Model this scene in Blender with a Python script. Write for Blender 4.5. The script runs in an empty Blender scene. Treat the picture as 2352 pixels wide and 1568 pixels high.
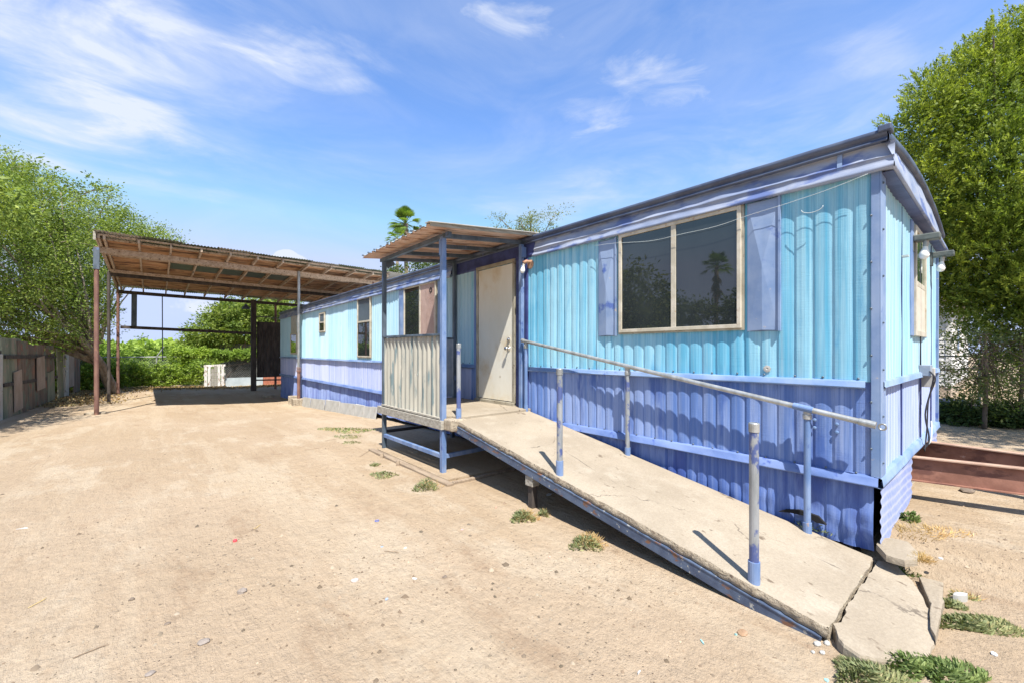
import bpy, math, random
import numpy as np
from mathutils import Vector, Matrix
from mathutils import noise as mnoise
R = math.radians
sc = bpy.context.scene
COL = sc.collection
rnd = random.Random(7)
nr = np.random.default_rng(7)

# ------------------------------------------------------------------ camera
cam_d = bpy.data.cameras.new('camera')
cam = bpy.data.objects.new('camera', cam_d); COL.objects.link(cam)
CAM = Vector((-3.911, -0.619, 1.39))
cam.location = CAM
cam.rotation_euler = (R(90), 0, -math.asin(0.6469))
cam_d.sensor_width = 36; cam_d.lens = 14.862; cam_d.shift_y = 0.00935
cam_d.clip_start = 0.05; cam_d.clip_end = 2000
sc.camera = cam

# ------------------------------------------------------------------ light
TO_SUN = Vector((-0.228, -0.465, 0.87)).normalized()
sun_d = bpy.data.lights.new('sun', 'SUN'); sun_d.energy = 5.0; sun_d.angle = R(0.53)
sun_d.color = (1.0, 0.95, 0.87)
sun = bpy.data.objects.new('sun', sun_d); COL.objects.link(sun)
sun.rotation_euler = (-TO_SUN).to_track_quat('-Z', 'Y').to_euler()
sun.location = (-10, -20, 30)
sc.view_settings.view_transform = 'Standard'; sc.view_settings.look = 'None'
sc.view_settings.gamma = 1; sc.view_settings.use_curve_mapping = False
sc.view_settings.exposure = 0.93
sc.cycles.max_bounces = 8
sc.cycles.use_denoising = True

# a direction in the world from (px,py) as measured on the photo at 2352 px width
EX, EY = (.7628, .6469), (-.6465, .7629)
def ray(px, py):
    r = (px - 1176) / 971; u = -(py - 806) / 971
    return Vector((r * EX[0] + EX[1], r * EY[0] + EY[1], u))
def onX(px, py, v):
    d = ray(px, py); k = (v - CAM.x) / d.x; return CAM + d * k
def onY(px, py, v):
    d = ray(px, py); k = (v - CAM.y) / d.y; return CAM + d * k
def onZ(px, py, v):
    d = ray(px, py); k = (v - CAM.z) / d.z; return CAM + d * k
def onG(px, py):
    z = -.1
    for _ in range(12):
        p = onZ(px, py, z); z = ground_z(p.x, p.y)
    return p
def at(px, py, k):
    return CAM + ray(px, py) * k

def interp(x, xs, ys):
    return float(np.interp(x, xs, ys))
def ground_base(x, y):
    near = np.interp(y, [-6, 0, 3, 6, 8.5, 14.5, 26, 60], [-.16, -.14, -.07, -.07, -.13, -.44, -.42, -.5])
    left = np.interp(y, [-6, 0, 3, 6, 8.5, 14.5, 26, 60], [-.16, -.14, -.10, -.12, -.18, -.29, -.32, -.5])
    t = np.clip((-1.0 - x) / 3.0, 0, 1); t = t * t * (3 - 2 * t)
    g = near * (1 - t) + left * t
    s = np.clip((x - 0.05) / 0.35, 0, 1) * np.clip((9 - y) / 4, 0, 1)
    return g * (1 - s) + 0.01 * s
def ground_z(x, y):
    return float(ground_base(x, y)) + 0.012 * mnoise.noise(Vector((x * .9, y * .9, 0))) + 0.006 * mnoise.noise(Vector((x * 3.1, y * 3.1, 4)))

# ------------------------------------------------------------------ world: sky with thin clouds
world = bpy.data.worlds.new('World'); sc.world = world; world.use_nodes = True
wt = world.node_tree; wn = wt.nodes; wl = wt.links
for n in list(wn): wn.remove(n)
w_out = wn.new('ShaderNodeOutputWorld'); w_bg = wn.new('ShaderNodeBackground')
sky = wn.new('ShaderNodeTexSky'); sky.sky_type = 'NISHITA'; sky.sun_disc = False
sky.sun_elevation = math.asin(TO_SUN.z); sky.sun_rotation = math.atan2(TO_SUN.x, TO_SUN.y)
sky.air_density = 1.0; sky.dust_density = 0.25; sky.ozone_density = 2.0; sky.altitude = 300
w_bg.inputs['Strength'].default_value = 0.135
wl.new(w_bg.outputs[0], w_out.inputs[0])
tc = wn.new('ShaderNodeTexCoord')
def wmath(op, a, b=None, c=None, clamp=False):
    n = wn.new('ShaderNodeMath'); n.operation = op; n.use_clamp = clamp
    for i, v in enumerate((a, b, c)):
        if v is None: continue
        if isinstance(v, (int, float)): n.inputs[i].default_value = v
        else: wl.new(v, n.inputs[i])
    return n.outputs[0]
def wdot(vec):
    n = wn.new('ShaderNodeVectorMath'); n.operation = 'DOT_PRODUCT'
    wl.new(tc.outputs['Generated'], n.inputs[0]); n.inputs[1].default_value = vec
    return n.outputs['Value']
rmap = wn.new('ShaderNodeMapping'); rmap.inputs['Rotation'].default_value = (R(14), R(10), 0); rmap.inputs['Scale'].default_value = (4, 4, 15)
wl.new(tc.outputs['Generated'], rmap.inputs[0])
rn = wn.new('ShaderNodeTexNoise'); rn.inputs['Scale'].default_value = 1.4; rn.inputs['Detail'].default_value = 8; rn.inputs['Roughness'].default_value = .62; rn.inputs['Distortion'].default_value = .7
wl.new(rmap.outputs[0], rn.inputs['Vector'])
ragged = wmath('MULTIPLY', wmath('SUBTRACT', rn.outputs['Fac'], .28), 2.6)
def blob(p0, p1, w, strength, sharp=1.0, rag=.85):
    a = ray(*p0).normalized(); b = ray(*p1).normalized()
    c = (a + b).normalized(); e1 = (b - a); e1 = (e1 - c * e1.dot(c)); L = e1.length / 2 * 1.15; e1.normalize()
    e2 = c.cross(e1)
    dc = wmath('MAXIMUM', wdot(c), 0.05)
    u = wmath('DIVIDE', wdot(e1 / L), dc); v = wmath('DIVIDE', wdot(e2 / (w / 971.)), dc)
    q = wmath('SUBTRACT', 1.0, wmath('ADD', wmath('MULTIPLY', u, u), wmath('MULTIPLY', v, v)))
    q = wmath('MULTIPLY', wmath('SUBTRACT', q, wmath('MULTIPLY', ragged, rag)), sharp, clamp=True)
    return wmath('MULTIPLY', q, strength)
def total(items):
    s = items[0]
    for i in items[1:]: s = wmath('ADD', s, i)
    return s
soft = total([
    blob((-250, 110), (440, 205), 150, .95, rag=.45), blob((-200, 290), (480, 290), 80, .85, rag=.5),
    blob((-100, 60), (720, 150), 130, .8, rag=.5), blob((500, 75), (930, 200), 62, 1.1, rag=.75),
    blob((180, -40), (520, 120), 75, .55), blob((1020, 42), (1330, 60), 46, 1.1, rag=1.0),
    blob((1330, 170), (1660, 195), 66, 1.3, rag=1.1), blob((1270, 268), (1500, 248), 50, 1.2, rag=1.1),
    blob((1900, 110), (2120, 140), 50, .4), blob((-200, 370), (620, 350), 60, .55),
    blob((950, 520), (1700, 400), 70, .5), blob((1250, 440), (2060, 250), 100, .38),
    blob((1700, 300), (2352, 60), 120, .25), blob((200, 420), (620, 400), 60, .45)])
puff = total([blob((598, 612), (722, 614), 34, 2.2, rag=0), blob((632, 590), (682, 592), 22, 1.6, rag=0), blob((330, 690), (560, 705), 30, .9, 1.5, rag=.3), blob((-300, 560), (160, 560), 50, .8, rag=.3)])
mp = wn.new('ShaderNodeMapping'); mp.inputs['Rotation'].default_value = (R(14), R(10), 0); mp.inputs['Scale'].default_value = (1.5, 1.5, 5.0)
# project the direction on a high flat layer so the streaks lie level
sep = wn.new('ShaderNodeSeparateXYZ'); wl.new(tc.outputs['Generated'], sep.inputs[0])
zz = wmath('ADD', wmath('MAXIMUM', sep.outputs[2], 0.0), 0.18)
cmb = wn.new('ShaderNodeCombineXYZ')
wl.new(wmath('DIVIDE', sep.outputs[0], zz), cmb.inputs[0]); wl.new(wmath('DIVIDE', sep.outputs[1], zz), cmb.inputs[1])
wl.new(tc.outputs['Generated'], mp.inputs[0])
nz = wn.new('ShaderNodeTexNoise'); nz.inputs['Scale'].default_value = 1.7; nz.inputs['Detail'].default_value = 9; nz.inputs['Roughness'].default_value = .6
nz.inputs['Distortion'].default_value = .9
wl.new(mp.outputs[0], nz.inputs['Vector'])
def wramp(v, lo, hi):
    n = wn.new('ShaderNodeMapRange'); n.interpolation_type = 'SMOOTHSTEP'; wl.new(v, n.inputs[0])
    n.inputs[1].default_value = lo; n.inputs[2].default_value = hi; return n.outputs[0]
veil = wmath('ADD', wmath('MULTIPLY', wramp(nz.outputs['Fac'], .30, .86), .32), .02)
cirrus = wmath('MULTIPLY', soft, wramp(nz.outputs['Fac'], .30, .74))
nz2 = wn.new('ShaderNodeTexNoise'); nz2.inputs['Scale'].default_value = 30; nz2.inputs['Detail'].default_value = 6; nz2.inputs['Roughness'].default_value = .6
wl.new(tc.outputs['Generated'], nz2.inputs['Vector'])
cum = wramp(wmath('SUBTRACT', puff, wmath('MULTIPLY', nz2.outputs['Fac'], 1.25)), 0.0, .35)
cloud = wmath('MAXIMUM', wmath('ADD', veil, cirrus, clamp=True), cum)
cloud = wmath('MULTIPLY', cloud, .92, clamp=True)
hs = wn.new('ShaderNodeHueSaturation'); hs.inputs['Saturation'].default_value = 1.2; hs.inputs['Value'].default_value = 1.2
wl.new(sky.outputs[0], hs.inputs['Color'])
mixc = wn.new('ShaderNodeMix'); mixc.data_type = 'RGBA'
wl.new(cloud, mixc.inputs['Factor']); tn = wn.new('ShaderNodeMix'); tn.data_type = 'RGBA'; tn.blend_type = 'MULTIPLY'; tn.inputs['Factor'].default_value = 1; tn.inputs[7].default_value = (1.06, .935, .985, 1)
wl.new(hs.outputs[0], tn.inputs[6])
dk_ = wn.new('ShaderNodeMix'); dk_.data_type = 'RGBA'; dk_.blend_type = 'DARKEN'; dk_.inputs['Factor'].default_value = 1; dk_.inputs[7].default_value = (2.35, 2.85, 4.2, 1)
wl.new(tn.outputs[2], dk_.inputs[6]); wl.new(dk_.outputs[2], mixc.inputs[6]); mixc.inputs[7].default_value = (3.3, 3.55, 4.1, 1)
wl.new(mixc.outputs[2], w_bg.inputs['Color'])

# ------------------------------------------------------------------ materials
def new_mat(name):
    m = bpy.data.materials.new(name); m.use_nodes = True
    nt = m.node_tree; b = nt.nodes['Principled BSDF']
    return m, nt, b
class N:
    def __init__(s, nt): s.nt = nt; s.n = nt.nodes; s.l = nt.links; s.co = s.n.new('ShaderNodeTexCoord').outputs['Object']
    def put(s, sock, v):
        if isinstance(v, bpy.types.NodeSocket): s.l.new(v, sock)
        elif v is not None:
            if isinstance(v, (tuple, list)) and len(v) == 3 and sock.type == 'RGBA': v = (*v, 1)
            sock.default_value = v
    def noise(s, scale=(1, 1, 1), detail=5, rough=.6, sc=1.0, dist=0, off=(0, 0, 0)):
        m = s.n.new('ShaderNodeMapping'); s.l.new(s.co, m.inputs[0]); m.inputs['Scale'].default_value = scale; m.inputs['Location'].default_value = off
        t = s.n.new('ShaderNodeTexNoise'); s.l.new(m.outputs[0], t.inputs['Vector']); t.inputs['Scale'].default_value = sc
        t.inputs['Detail'].default_value = detail; t.inputs['Roughness'].default_value = rough; t.inputs['Distortion'].default_value = dist
        return t.outputs['Fac']
    def vor(s, sc, feature='F1', out='Distance', scale=(1, 1, 1), rand=1):
        m = s.n.new('ShaderNodeMapping'); s.l.new(s.co, m.inputs[0]); m.inputs['Scale'].default_value = scale
        t = s.n.new('ShaderNodeTexVoronoi'); t.feature = feature; s.l.new(m.outputs[0], t.inputs['Vector']); t.inputs['Scale'].default_value = sc
        t.inputs['Randomness'].default_value = rand
        return t.outputs[out]
    def ramp(s, v, lo, hi, a=0., b=1.):
        n = s.n.new('ShaderNodeMapRange'); n.interpolation_type = 'SMOOTHSTEP'; s.l.new(v, n.inputs[0])
        n.inputs[1].default_value = lo; n.inputs[2].default_value = hi; n.inputs[3].default_value = a; n.inputs[4].default_value = b; return n.outputs[0]
    def mix(s, f, a, b, mode='MIX'):
        n = s.n.new('ShaderNodeMix'); n.data_type = 'RGBA'; n.blend_type = mode
        s.put(n.inputs['Factor'], f); s.put(n.inputs[6], a); s.put(n.inputs[7], b); return n.outputs[2]
    def math(s, op, a, b=None, clamp=False):
        n = s.n.new('ShaderNodeMath'); n.operation = op; n.use_clamp = clamp
        s.put(n.inputs[0], a)
        if b is not None: s.put(n.inputs[1], b)
        return n.outputs[0]
    def bump(s, b, h, strength=.3, dist=.01):
        n = s.n.new('ShaderNodeBump'); n.inputs['Strength'].default_value = strength; n.inputs['Distance'].default_value = dist
        s.l.new(h, n.inputs['Height']); s.l.new(n.outputs[0], b.inputs['Normal'])
    def island(s):
        g = s.n.new('ShaderNodeNewGeometry'); return g.outputs['Random Per Island']

def surf(name, c1, c2, scale=(3, 3, 3), rough=.75, lo=.35, hi=.65, c3=None, scale3=(9, 9, 9), lo3=.6, hi3=.68, metal=0, bump=.25, bscale=(40, 40, 40), bd=.004, island=0., c4=None, scale4=(2, 2, 2), lo4=.6, hi4=.7, spec=None, grain=False, cracks=False):
    m, nt, b = new_mat(name); k = N(nt)
    c = k.mix(k.ramp(k.noise(scale), lo, hi), c1, c2)
    if c3: c = k.mix(k.ramp(k.noise(scale3, detail=7, off=(3, 1, 7)), lo3, hi3), c, c3)
    if c4: c = k.mix(k.ramp(k.noise(scale4, detail=6, off=(13, 5, 2)), lo4, hi4), c, c4)
    if grain: c = k.mix(1.0, c, k.mix(k.ramp(k.noise((60, 60, 60), detail=8, rough=.85), .36, .64), (.87, .86, .84), (1.08, 1.08, 1.08)), 'MULTIPLY')
    if cracks:
        mp_ = nt.nodes.new('ShaderNodeMapping'); nt.links.new(k.co, mp_.inputs[0]); mp_.inputs['Scale'].default_value = (1.1, .8, 1.1)
        ad = k.mix(.13, mp_.outputs[0], k.noise((6, 6, 6), detail=5)); vr = nt.nodes.new('ShaderNodeTexVoronoi'); vr.feature = 'DISTANCE_TO_EDGE'; vr.inputs['Scale'].default_value = 1.0; nt.links.new(ad, vr.inputs['Vector'])
        ck = k.math('MULTIPLY', k.ramp(vr.outputs['Distance'], .002, .007, 1, 0), k.ramp(k.noise((1.6, 1.6, 1.6), off=(5, 1, 1)), .50, .60, 0, .8))
        c = k.mix(ck, c, (.10, .08, .06))
    if island:
        c = k.mix(1.0, c, k.mix(k.island(), (1 - island,) * 3, (1 + island,) * 3), 'MULTIPLY')
    nt.links.new(c, b.inputs['Base Color'])
    b.inputs['Roughness'].default_value = rough; b.inputs['Metallic'].default_value = metal
    if spec is not None: b.inputs['Specular IOR Level'].default_value = spec
    if bump: k.bump(b, k.noise(bscale, detail=6), bump, bd)
    return m

def siding_mat(name, c1, c2, c3, dirt=(.45, .42, .36), lo3=.56):
    # chalky sprayed paint: vertical runs, brushed patches, fine horizontal grain, each sheet a slightly different tone
    m, nt, b = new_mat(name); k = N(nt)
    sp = nt.nodes.new('ShaderNodeSeparateXYZ'); nt.links.new(k.co, sp.inputs[0])
    sh = k.math('FLOOR', k.math('DIVIDE', k.math('ADD', sp.outputs[0], sp.outputs[1]), .816))
    wnz = nt.nodes.new('ShaderNodeTexWhiteNoise'); wnz.noise_dimensions = '1D'; nt.links.new(sh, wnz.inputs['W'])
    c = k.mix(k.ramp(k.math('ADD', k.noise((26, 26, .5), detail=4), k.math('MULTIPLY', wnz.outputs['Value'], .22)), .42, .78), c1, c2)
    c = k.mix(1.0, c, k.mix(k.ramp(k.noise((150, 150, .35), detail=3, off=(2, 3, 4)), .36, .64), (.86, .89, .92), (1.1, 1.08, 1.06)), 'MULTIPLY')
    c = k.mix(k.ramp(k.noise((5, 5, 1.1), detail=6, off=(4, 2, 1)), lo3, lo3 + .16, 0, .8), c, c3)
    c = k.mix(k.ramp(k.noise((1.2, 1.2, 1.0), detail=4, off=(9, 2, 3)), .5, .72, 0, .35), c, c2)
    c = k.mix(k.ramp(k.noise((22, 22, 3), detail=8, rough=.75, off=(1, 7, 3)), .68, .76, 0, .55), c, dirt)
    nt.links.new(c, b.inputs['Base Color']); b.inputs['Roughness'].default_value = .62
    b.inputs['Specular IOR Level'].default_value = .35
    b.inputs['Diffuse Roughness'].default_value = .9
    b.inputs['Sheen Weight'].default_value = .22; b.inputs['Sheen Roughness'].default_value = .55; b.inputs['Sheen Tint'].default_value = (1, 1, 1, 1)
    h = k.math('ADD', k.noise((6, 6, 120), detail=3), k.math('MULTIPLY', k.noise((4, 4, 4), detail=4), 1.5))
    k.bump(b, h, .35, .004)
    return m

def leaf_mat(name, cols, trans=.35, rough=.6, big=None, spec=.25):
    m, nt, b = new_mat(name); k = N(nt)
    cr = nt.nodes.new('ShaderNodeValToRGB'); nt.links.new(k.island(), cr.inputs[0])
    e = cr.color_ramp.elements
    while len(e) < len(cols): e.new(.5)
    for i, c in enumerate(cols): e[i].position = i / (len(cols) - 1); e[i].color = (*c, 1)
    col = cr.outputs[0]
    f = k.ramp(k.noise((.9, .9, .9), detail=3), .35, .65)
    col = k.mix(1.0, col, k.mix(f, (.78, .84, .8), (1.2, 1.13, 1.0)), 'MULTIPLY')
    nt.links.new(col, b.inputs['Base Color']); b.inputs['Roughness'].default_value = rough
    b.inputs['Specular IOR Level'].default_value = spec
    tr = nt.nodes.new('ShaderNodeBsdfTranslucent'); mx = nt.nodes.new('ShaderNodeMixShader')
    tcol = k.mix(1.0, col, (1.25, 1.3, .6), 'MULTIPLY'); nt.links.new(tcol, tr.inputs[0])
    mx.inputs[0].default_value = trans
    nt.links.new(b.outputs[0], mx.inputs[1]); nt.links.new(tr.outputs[0], mx.inputs[2])
    nt.links.new(mx.outputs[0], nt.nodes['Material Output'].inputs[0])
    return m

TURQ = siding_mat('turquoise_siding_paint', (.10, .41, .60), (.31, .585, .71), (.045, .325, .57))
TURQ2 = siding_mat('turquoise_end_paint', (.16, .41, .54), (.31, .51, .60), (.07, .34, .52))
BLUE = siding_mat('blue_siding_paint', (.085, .18, .46), (.245, .335, .575), (.038, .11, .39), lo3=.50)
BLUEP = siding_mat('washed_out_lavender_paint', (.22, .29, .55), (.38, .43, .63), (.12, .19, .50), lo3=.60)
TURQP = siding_mat('pale_turquoise_paint', (.23, .48, .62), (.40, .60, .71), (.12, .40, .60), lo3=.62)
SKE = siding_mat('pale_blue_skirt_sheet', (.10, .145, .34), (.16, .205, .38), (.06, .10, .30))
BLUE2 = siding_mat('pale_blue_end_paint', (.17, .25, .50), (.28, .35, .56), (.10, .17, .47))
SKIRT = siding_mat('skirting_blue_paint', (.055, .125, .39), (.165, .245, .50), (.028, .07, .31), dirt=(.45, .36, .25), lo3=.46)
TRIM = surf('lavender_blue_trim_paint', (.125, .21, .39), (.235, .315, .47), (2, 2, 2), .55, c3=(.075, .13, .36), scale3=(4, 4, 4), c4=(.42, .38, .33), scale4=(9, 9, 12), lo4=.66, hi4=.74, bump=.15)
FASC = surf('weathered_fascia_paint', (.185, .235, .355), (.31, .345, .43), (1.2, 1.2, 3), .55, c3=(.10, .145, .32), scale3=(2.2, 2.2, 5), lo3=.5, hi3=.62, c4=(.38, .35, .32), scale4=(5, 5, 16), lo4=.62, hi4=.74, bump=.2, bscale=(9, 9, 9), bd=.006)
EDGE = surf('slate_blue_roof_edge', (.045, .062, .115), (.085, .11, .17), (4, 4, 4), .45, bump=.1)
NAVY = surf('dark_navy_paint', (.025, .035, .13), (.05, .07, .22), (5, 5, 5), .6)
SOFF = surf('slate_soffit', (.055, .075, .17), (.10, .12, .24), (5, 5, 5), .6)
ROOFM = surf('pale_metal_roof', (.5, .5, .5), (.6, .6, .58), (2, 2, 2), .4, metal=.3)
STEELB = surf('blue_painted_steel', (.10, .175, .35), (.19, .265, .43), (9, 9, 3), .5, c3=(.055, .10, .28), scale3=(7, 7, 4), c4=(.33, .25, .20), scale4=(22, 22, 9), lo4=.66, hi4=.72, bump=.15)
PIPE = surf('galvanised_pipe', (.30, .31, .30), (.46, .47, .46), (12, 12, 5), .38, metal=.55, c3=(.26, .22, .18), scale3=(25, 25, 9), lo3=.66, hi3=.75, bump=.12)
PIPEB = surf('half_painted_pipe', (.24, .26, .27), (.36, .38, .40), (12, 12, 3), .45, metal=.35, c3=(.09, .125, .30), scale3=(7, 7, 4.5), lo3=.50, hi3=.56, bump=.12)
DARKST = surf('dark_slate_steel', (.05, .075, .10), (.10, .13, .17), (9, 9, 3), .5, c3=(.11, .16, .30), scale3=(6, 6, 3), bump=.15)
CONC = surf('sandy_concrete', (.275, .23, .172), (.335, .285, .218), (1.6, 1.6, 1.6), .85, c3=(.345, .30, .235), scale3=(4, 4, 4), lo3=.50, hi3=.72, c4=(.15, .115, .08), scale4=(11, 7, 11), lo4=.63, hi4=.71, bump=.7, bscale=(45, 45, 45), bd=.008, island=0, grain=True, cracks=True)
CONCE = surf('rough_concrete_edge', (.28, .23, .17), (.42, .36, .27), (14, 14, 14), .9, c3=(.15, .11, .08), scale3=(24, 24, 24), lo3=.58, hi3=.66, bump=1, bscale=(50, 50, 50), bd=.02)
BRAIL = surf('chipped_blue_channel', (.045, .065, .115), (.085, .12, .19), (6, 6, 6), .55, c3=(.34, .34, .32), scale3=(26, 26, 26), lo3=.60, hi3=.65, c4=(.16, .08, .05), scale4=(9, 9, 16), lo4=.57, hi4=.65, bump=.3)
WOODG = surf('grey_weathered_wood', (.26, .24, .20), (.38, .36, .31), (3, 14, 30), .85, c3=(.17, .15, .13), scale3=(5, 30, 60), lo3=.56, hi3=.66, bump=.6, bscale=(8, 40, 80), bd=.004)
WOODB = surf('tan_form_board', (.22, .165, .115), (.31, .24, .17), (20, 3, 20), .9, c3=(.16, .12, .09), scale3=(40, 5, 40), lo3=.58, hi3=.68, bump=.6, bscale=(60, 8, 60), bd=.005)
RAFT = surf('aged_brown_timber', (.36, .27, .20), (.50, .40, .31), (9, 2, 9), .85, c3=(.12, .08, .06), scale3=(20, 3, 20), lo3=.55, hi3=.65, bump=.4, bscale=(40, 6, 40))
DARKT = surf('dark_timber', (.04, .032, .028), (.085, .07, .06), (9, 9, 2), .85, bump=.4)
PLY = surf('rust_brown_roof_boards', (.40, .20, .10), (.54, .33, .19), (1.4, 5, 3), .8, c3=(.12, .06, .035), scale3=(1.6, 6, 3), lo3=.50, hi3=.60, c4=(.55, .40, .26), scale4=(3, 6, 3), lo4=.62, hi4=.72, bump=.4, bscale=(6, 40, 6))
PORCHU = surf('rusty_sheet_underside', (.50, .31, .22), (.62, .46, .37), (3, 14, 3), .7, c3=(.20, .09, .05), scale3=(2, 22, 3), lo3=.55, hi3=.62, c4=(.55, .48, .42), scale4=(2.4, 26, 3), lo4=.62, hi4=.68, bump=.4)
SHEETT = surf('weathered_grey_sheet', (.33, .33, .30), (.46, .46, .43), (3, 3, 3), .5, metal=.3, c3=(.28, .16, .10), scale3=(8, 8, 8), lo3=.62, hi3=.7)
MOSSY = surf('green_grey_old_sheet', (.08, .10, .07), (.15, .17, .12), (4, 4, 4), .8)
GREENP = surf('dull_green_panel', (.035, .055, .05), (.06, .085, .075), (4, 4, 4), .5)
RUSTP = surf('rust_brown_pipe', (.15, .075, .06), (.22, .12, .09), (9, 9, 3), .7, c3=(.33, .18, .11), scale3=(6, 6, 2), lo3=.6, hi3=.7, bump=.3)
RUST = surf('rusty_steel', (.19, .085, .058), (.28, .135, .095), (5, 5, 5), .75, c3=(.13, .055, .042), scale3=(9, 3, 9), lo3=.52, hi3=.62, c4=(.42, .28, .24), scale4=(11, 11, 11), lo4=.63, hi4=.72, bump=.4)
BLACKV = surf('black_gap', (.004, .004, .005), (.008, .008, .01), (3, 3, 3), 1, bump=0)
DOORM = surf('cream_door_paint', (.68, .65, .55), (.74, .72, .63), (2, 2, 1), .5, c3=(.58, .46, .28), scale3=(1.2, 1.2, 1.2), lo3=.50, hi3=.70, bump=.08)
DFRAME = surf('tan_aluminium_frame', (.33, .30, .23), (.44, .41, .33), (7, 7, 7), .45, metal=.3, c3=(.22, .18, .13), scale3=(16, 16, 16), bump=.1)
WFRAME = surf('cream_window_frame', (.42, .385, .30), (.56, .52, .43), (7, 7, 7), .45, c3=(.38, .27, .17), scale3=(18, 18, 18), lo3=.6, hi3=.7, bump=.1)
WHITEM = surf('white_bulb_glass', (.78, .77, .72), (.84, .83, .8), (5, 5, 5), .25, bump=0)
LAMPG = surf('grey_green_lamp_paint', (.07, .085, .08), (.12, .135, .125), (8, 8, 8), .5)
CHROME = surf('worn_chrome', (.62, .62, .60), (.72, .72, .7), (8, 8, 8), .22, metal=1, bump=0)
PANEL = surf('weathered_corrugated_railing', (.30, .30, .26), (.42, .40, .34), (4, 22, 1.2), .6, c3=(.14, .19, .20), scale3=(4, 14, 1.6), lo3=.52, hi3=.62, c4=(.62, .58, .50), scale4=(6, 30, 4), lo4=.66, hi4=.72, bump=.3)
WOODW = surf('flaking_white_wood', (.58, .56, .52), (.70, .68, .64), (6, 6, 3), .8, c3=(.30, .20, .14), scale3=(16, 16, 5), lo3=.54, hi3=.62, bump=.4)
GREYW = surf('pale_grey_cement_board', (.35, .345, .32), (.44, .43, .40), (4, 4, 4), .85, c3=(.33, .28, .22), scale3=(9, 9, 9), bump=.3)
BRICK = surf('orange_red_masonry', (.33, .11, .06), (.42, .16, .10), (9, 9, 9), .85)
BARK = surf('grey_brown_bark', (.10, .075, .055), (.19, .15, .115), (9, 9, 3), .95, bump=1, bscale=(22, 22, 6), bd=.02)
BARKL = surf('sunlit_grey_bark', (.17, .135, .10), (.31, .265, .21), (9, 9, 3), .95, bump=1, bscale=(22, 22, 6), bd=.02)
BARKP = surf('palm_trunk', (.16, .12, .085), (.24, .19, .14), (4, 4, 12), .95, bump=1, bscale=(6, 6, 24), bd=.03)
WIRE = surf('white_cord', (.40, .46, .46), (.48, .52, .52), (5, 5, 5), .5, bump=0)
GALV = surf('dull_galvanised_wire', (.32, .33, .32), (.45, .46, .44), (5, 5, 5), .5, metal=.4, bump=0)
BLACKC = surf('black_cable', (.02, .02, .025), (.035, .035, .04), (5, 5, 5), .5, bump=0)
GREYBOX = surf('grey_blue_box', (.22, .27, .34), (.30, .34, .40), (6, 6, 6), .5)
WSIDE = surf('white_lap_siding', (.70, .69, .66), (.78, .77, .75), (3, 3, 3), .6, bump=.1)
STONE = surf('grey_pink_stone', (.20, .17, .145), (.27, .23, .20), (12, 12, 12), .85, bump=.8, bscale=(30, 30, 30), bd=.01)
LEAF_M = leaf_mat('mesquite_leaf', [(.085, .13, .03), (.15, .215, .045), (.22, .295, .065), (.31, .38, .11)], trans=.38)
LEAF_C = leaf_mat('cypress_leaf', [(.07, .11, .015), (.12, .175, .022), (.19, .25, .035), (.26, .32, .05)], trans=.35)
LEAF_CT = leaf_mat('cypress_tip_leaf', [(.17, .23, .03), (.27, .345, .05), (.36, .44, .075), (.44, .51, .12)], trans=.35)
LEAF_H = leaf_mat('hedge_leaf', [(.13, .20, .035), (.22, .32, .055), (.30, .42, .08), (.40, .52, .13)], trans=.42)
LEAF_D = leaf_mat('dark_leaf', [(.05, .08, .03), (.08, .125, .04), (.11, .16, .05)])
LEAF_G = leaf_mat('grey_olive_leaf', [(.10, .14, .05), (.16, .20, .08), (.25, .27, .11)])
LEAF_W = leaf_mat('weed_leaf', [(.13, .16, .08), (.19, .22, .105), (.27, .29, .15), (.36, .32, .18)], trans=.2)
LEAF_B = leaf_mat('bright_weed_leaf', [(.10, .15, .05), (.16, .22, .075), (.24, .30, .12)], trans=.2)
STRAW = leaf_mat('dry_straw', [(.42, .27, .12), (.52, .36, .17), (.60, .45, .25)], trans=.2)
DEADP = leaf_mat('dead_palm_frond', [(.20, .15, .10), (.30, .24, .16), (.36, .30, .22)], trans=.1)

def glass_mat(name, c, ior=1.75, rough=.015):
    m, nt, b = new_mat(name); k = N(nt)
    nt.links.new(k.mix(k.ramp(k.noise((1.2, 1.2, .8)), .3, .7), c, tuple(x * 1.6 + .004 for x in c)), b.inputs['Base Color'])
    b.inputs['Roughness'].default_value = rough; b.inputs['IOR'].default_value = ior
    b.inputs['Specular IOR Level'].default_value = .5
    k.bump(b, k.noise((1.1, 1.1, 1.1), detail=1), .02, .02)
    return m
GLASS = glass_mat('dark_window_glass', (.014, .018, .020), 1.78)
GLASSB = glass_mat('bluish_window_glass', (.06, .08, .10), 1.8, .15)

def lit(o): return o
m_tilt, nt_, b_ = new_mat('gravelly_sand')
k = N(nt_)
big = k.ramp(k.noise((.35, .22, .35), detail=6, dist=.6), .38, .64)
c = k.mix(big, (.36, .272, .180), (.395, .306, .213))
c = k.mix(k.ramp(k.noise((1.3, .5, .9), detail=9, rough=.7, off=(7, 2, 0)), .50, .62, 0, .9), c, (.435, .355, .258))
c = k.mix(k.ramp(k.noise((1.9, .9, 1.7), detail=9, rough=.75, off=(1, 12, 0)), .54, .66, 0, .7), c, (.305, .22, .145))
c = k.mix(k.ramp(k.noise((2.4, .16, 2.4), detail=6, rough=.6, off=(3, 3, 3)), .50, .62, 0, .55), c, (.43, .345, .245))
c = k.mix(k.ramp(k.noise((18, 18, 18), detail=8, rough=.8), .54, .70, 0, .55), c, (.22, .155, .10))
c = k.mix(1.0, c, k.mix(k.ramp(k.noise((26, 26, 26), detail=9, rough=.85, off=(6, 2, 0)), .36, .64), (.91, .90, .895), (1.06, 1.06, 1.065)), 'MULTIPLY')
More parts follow.
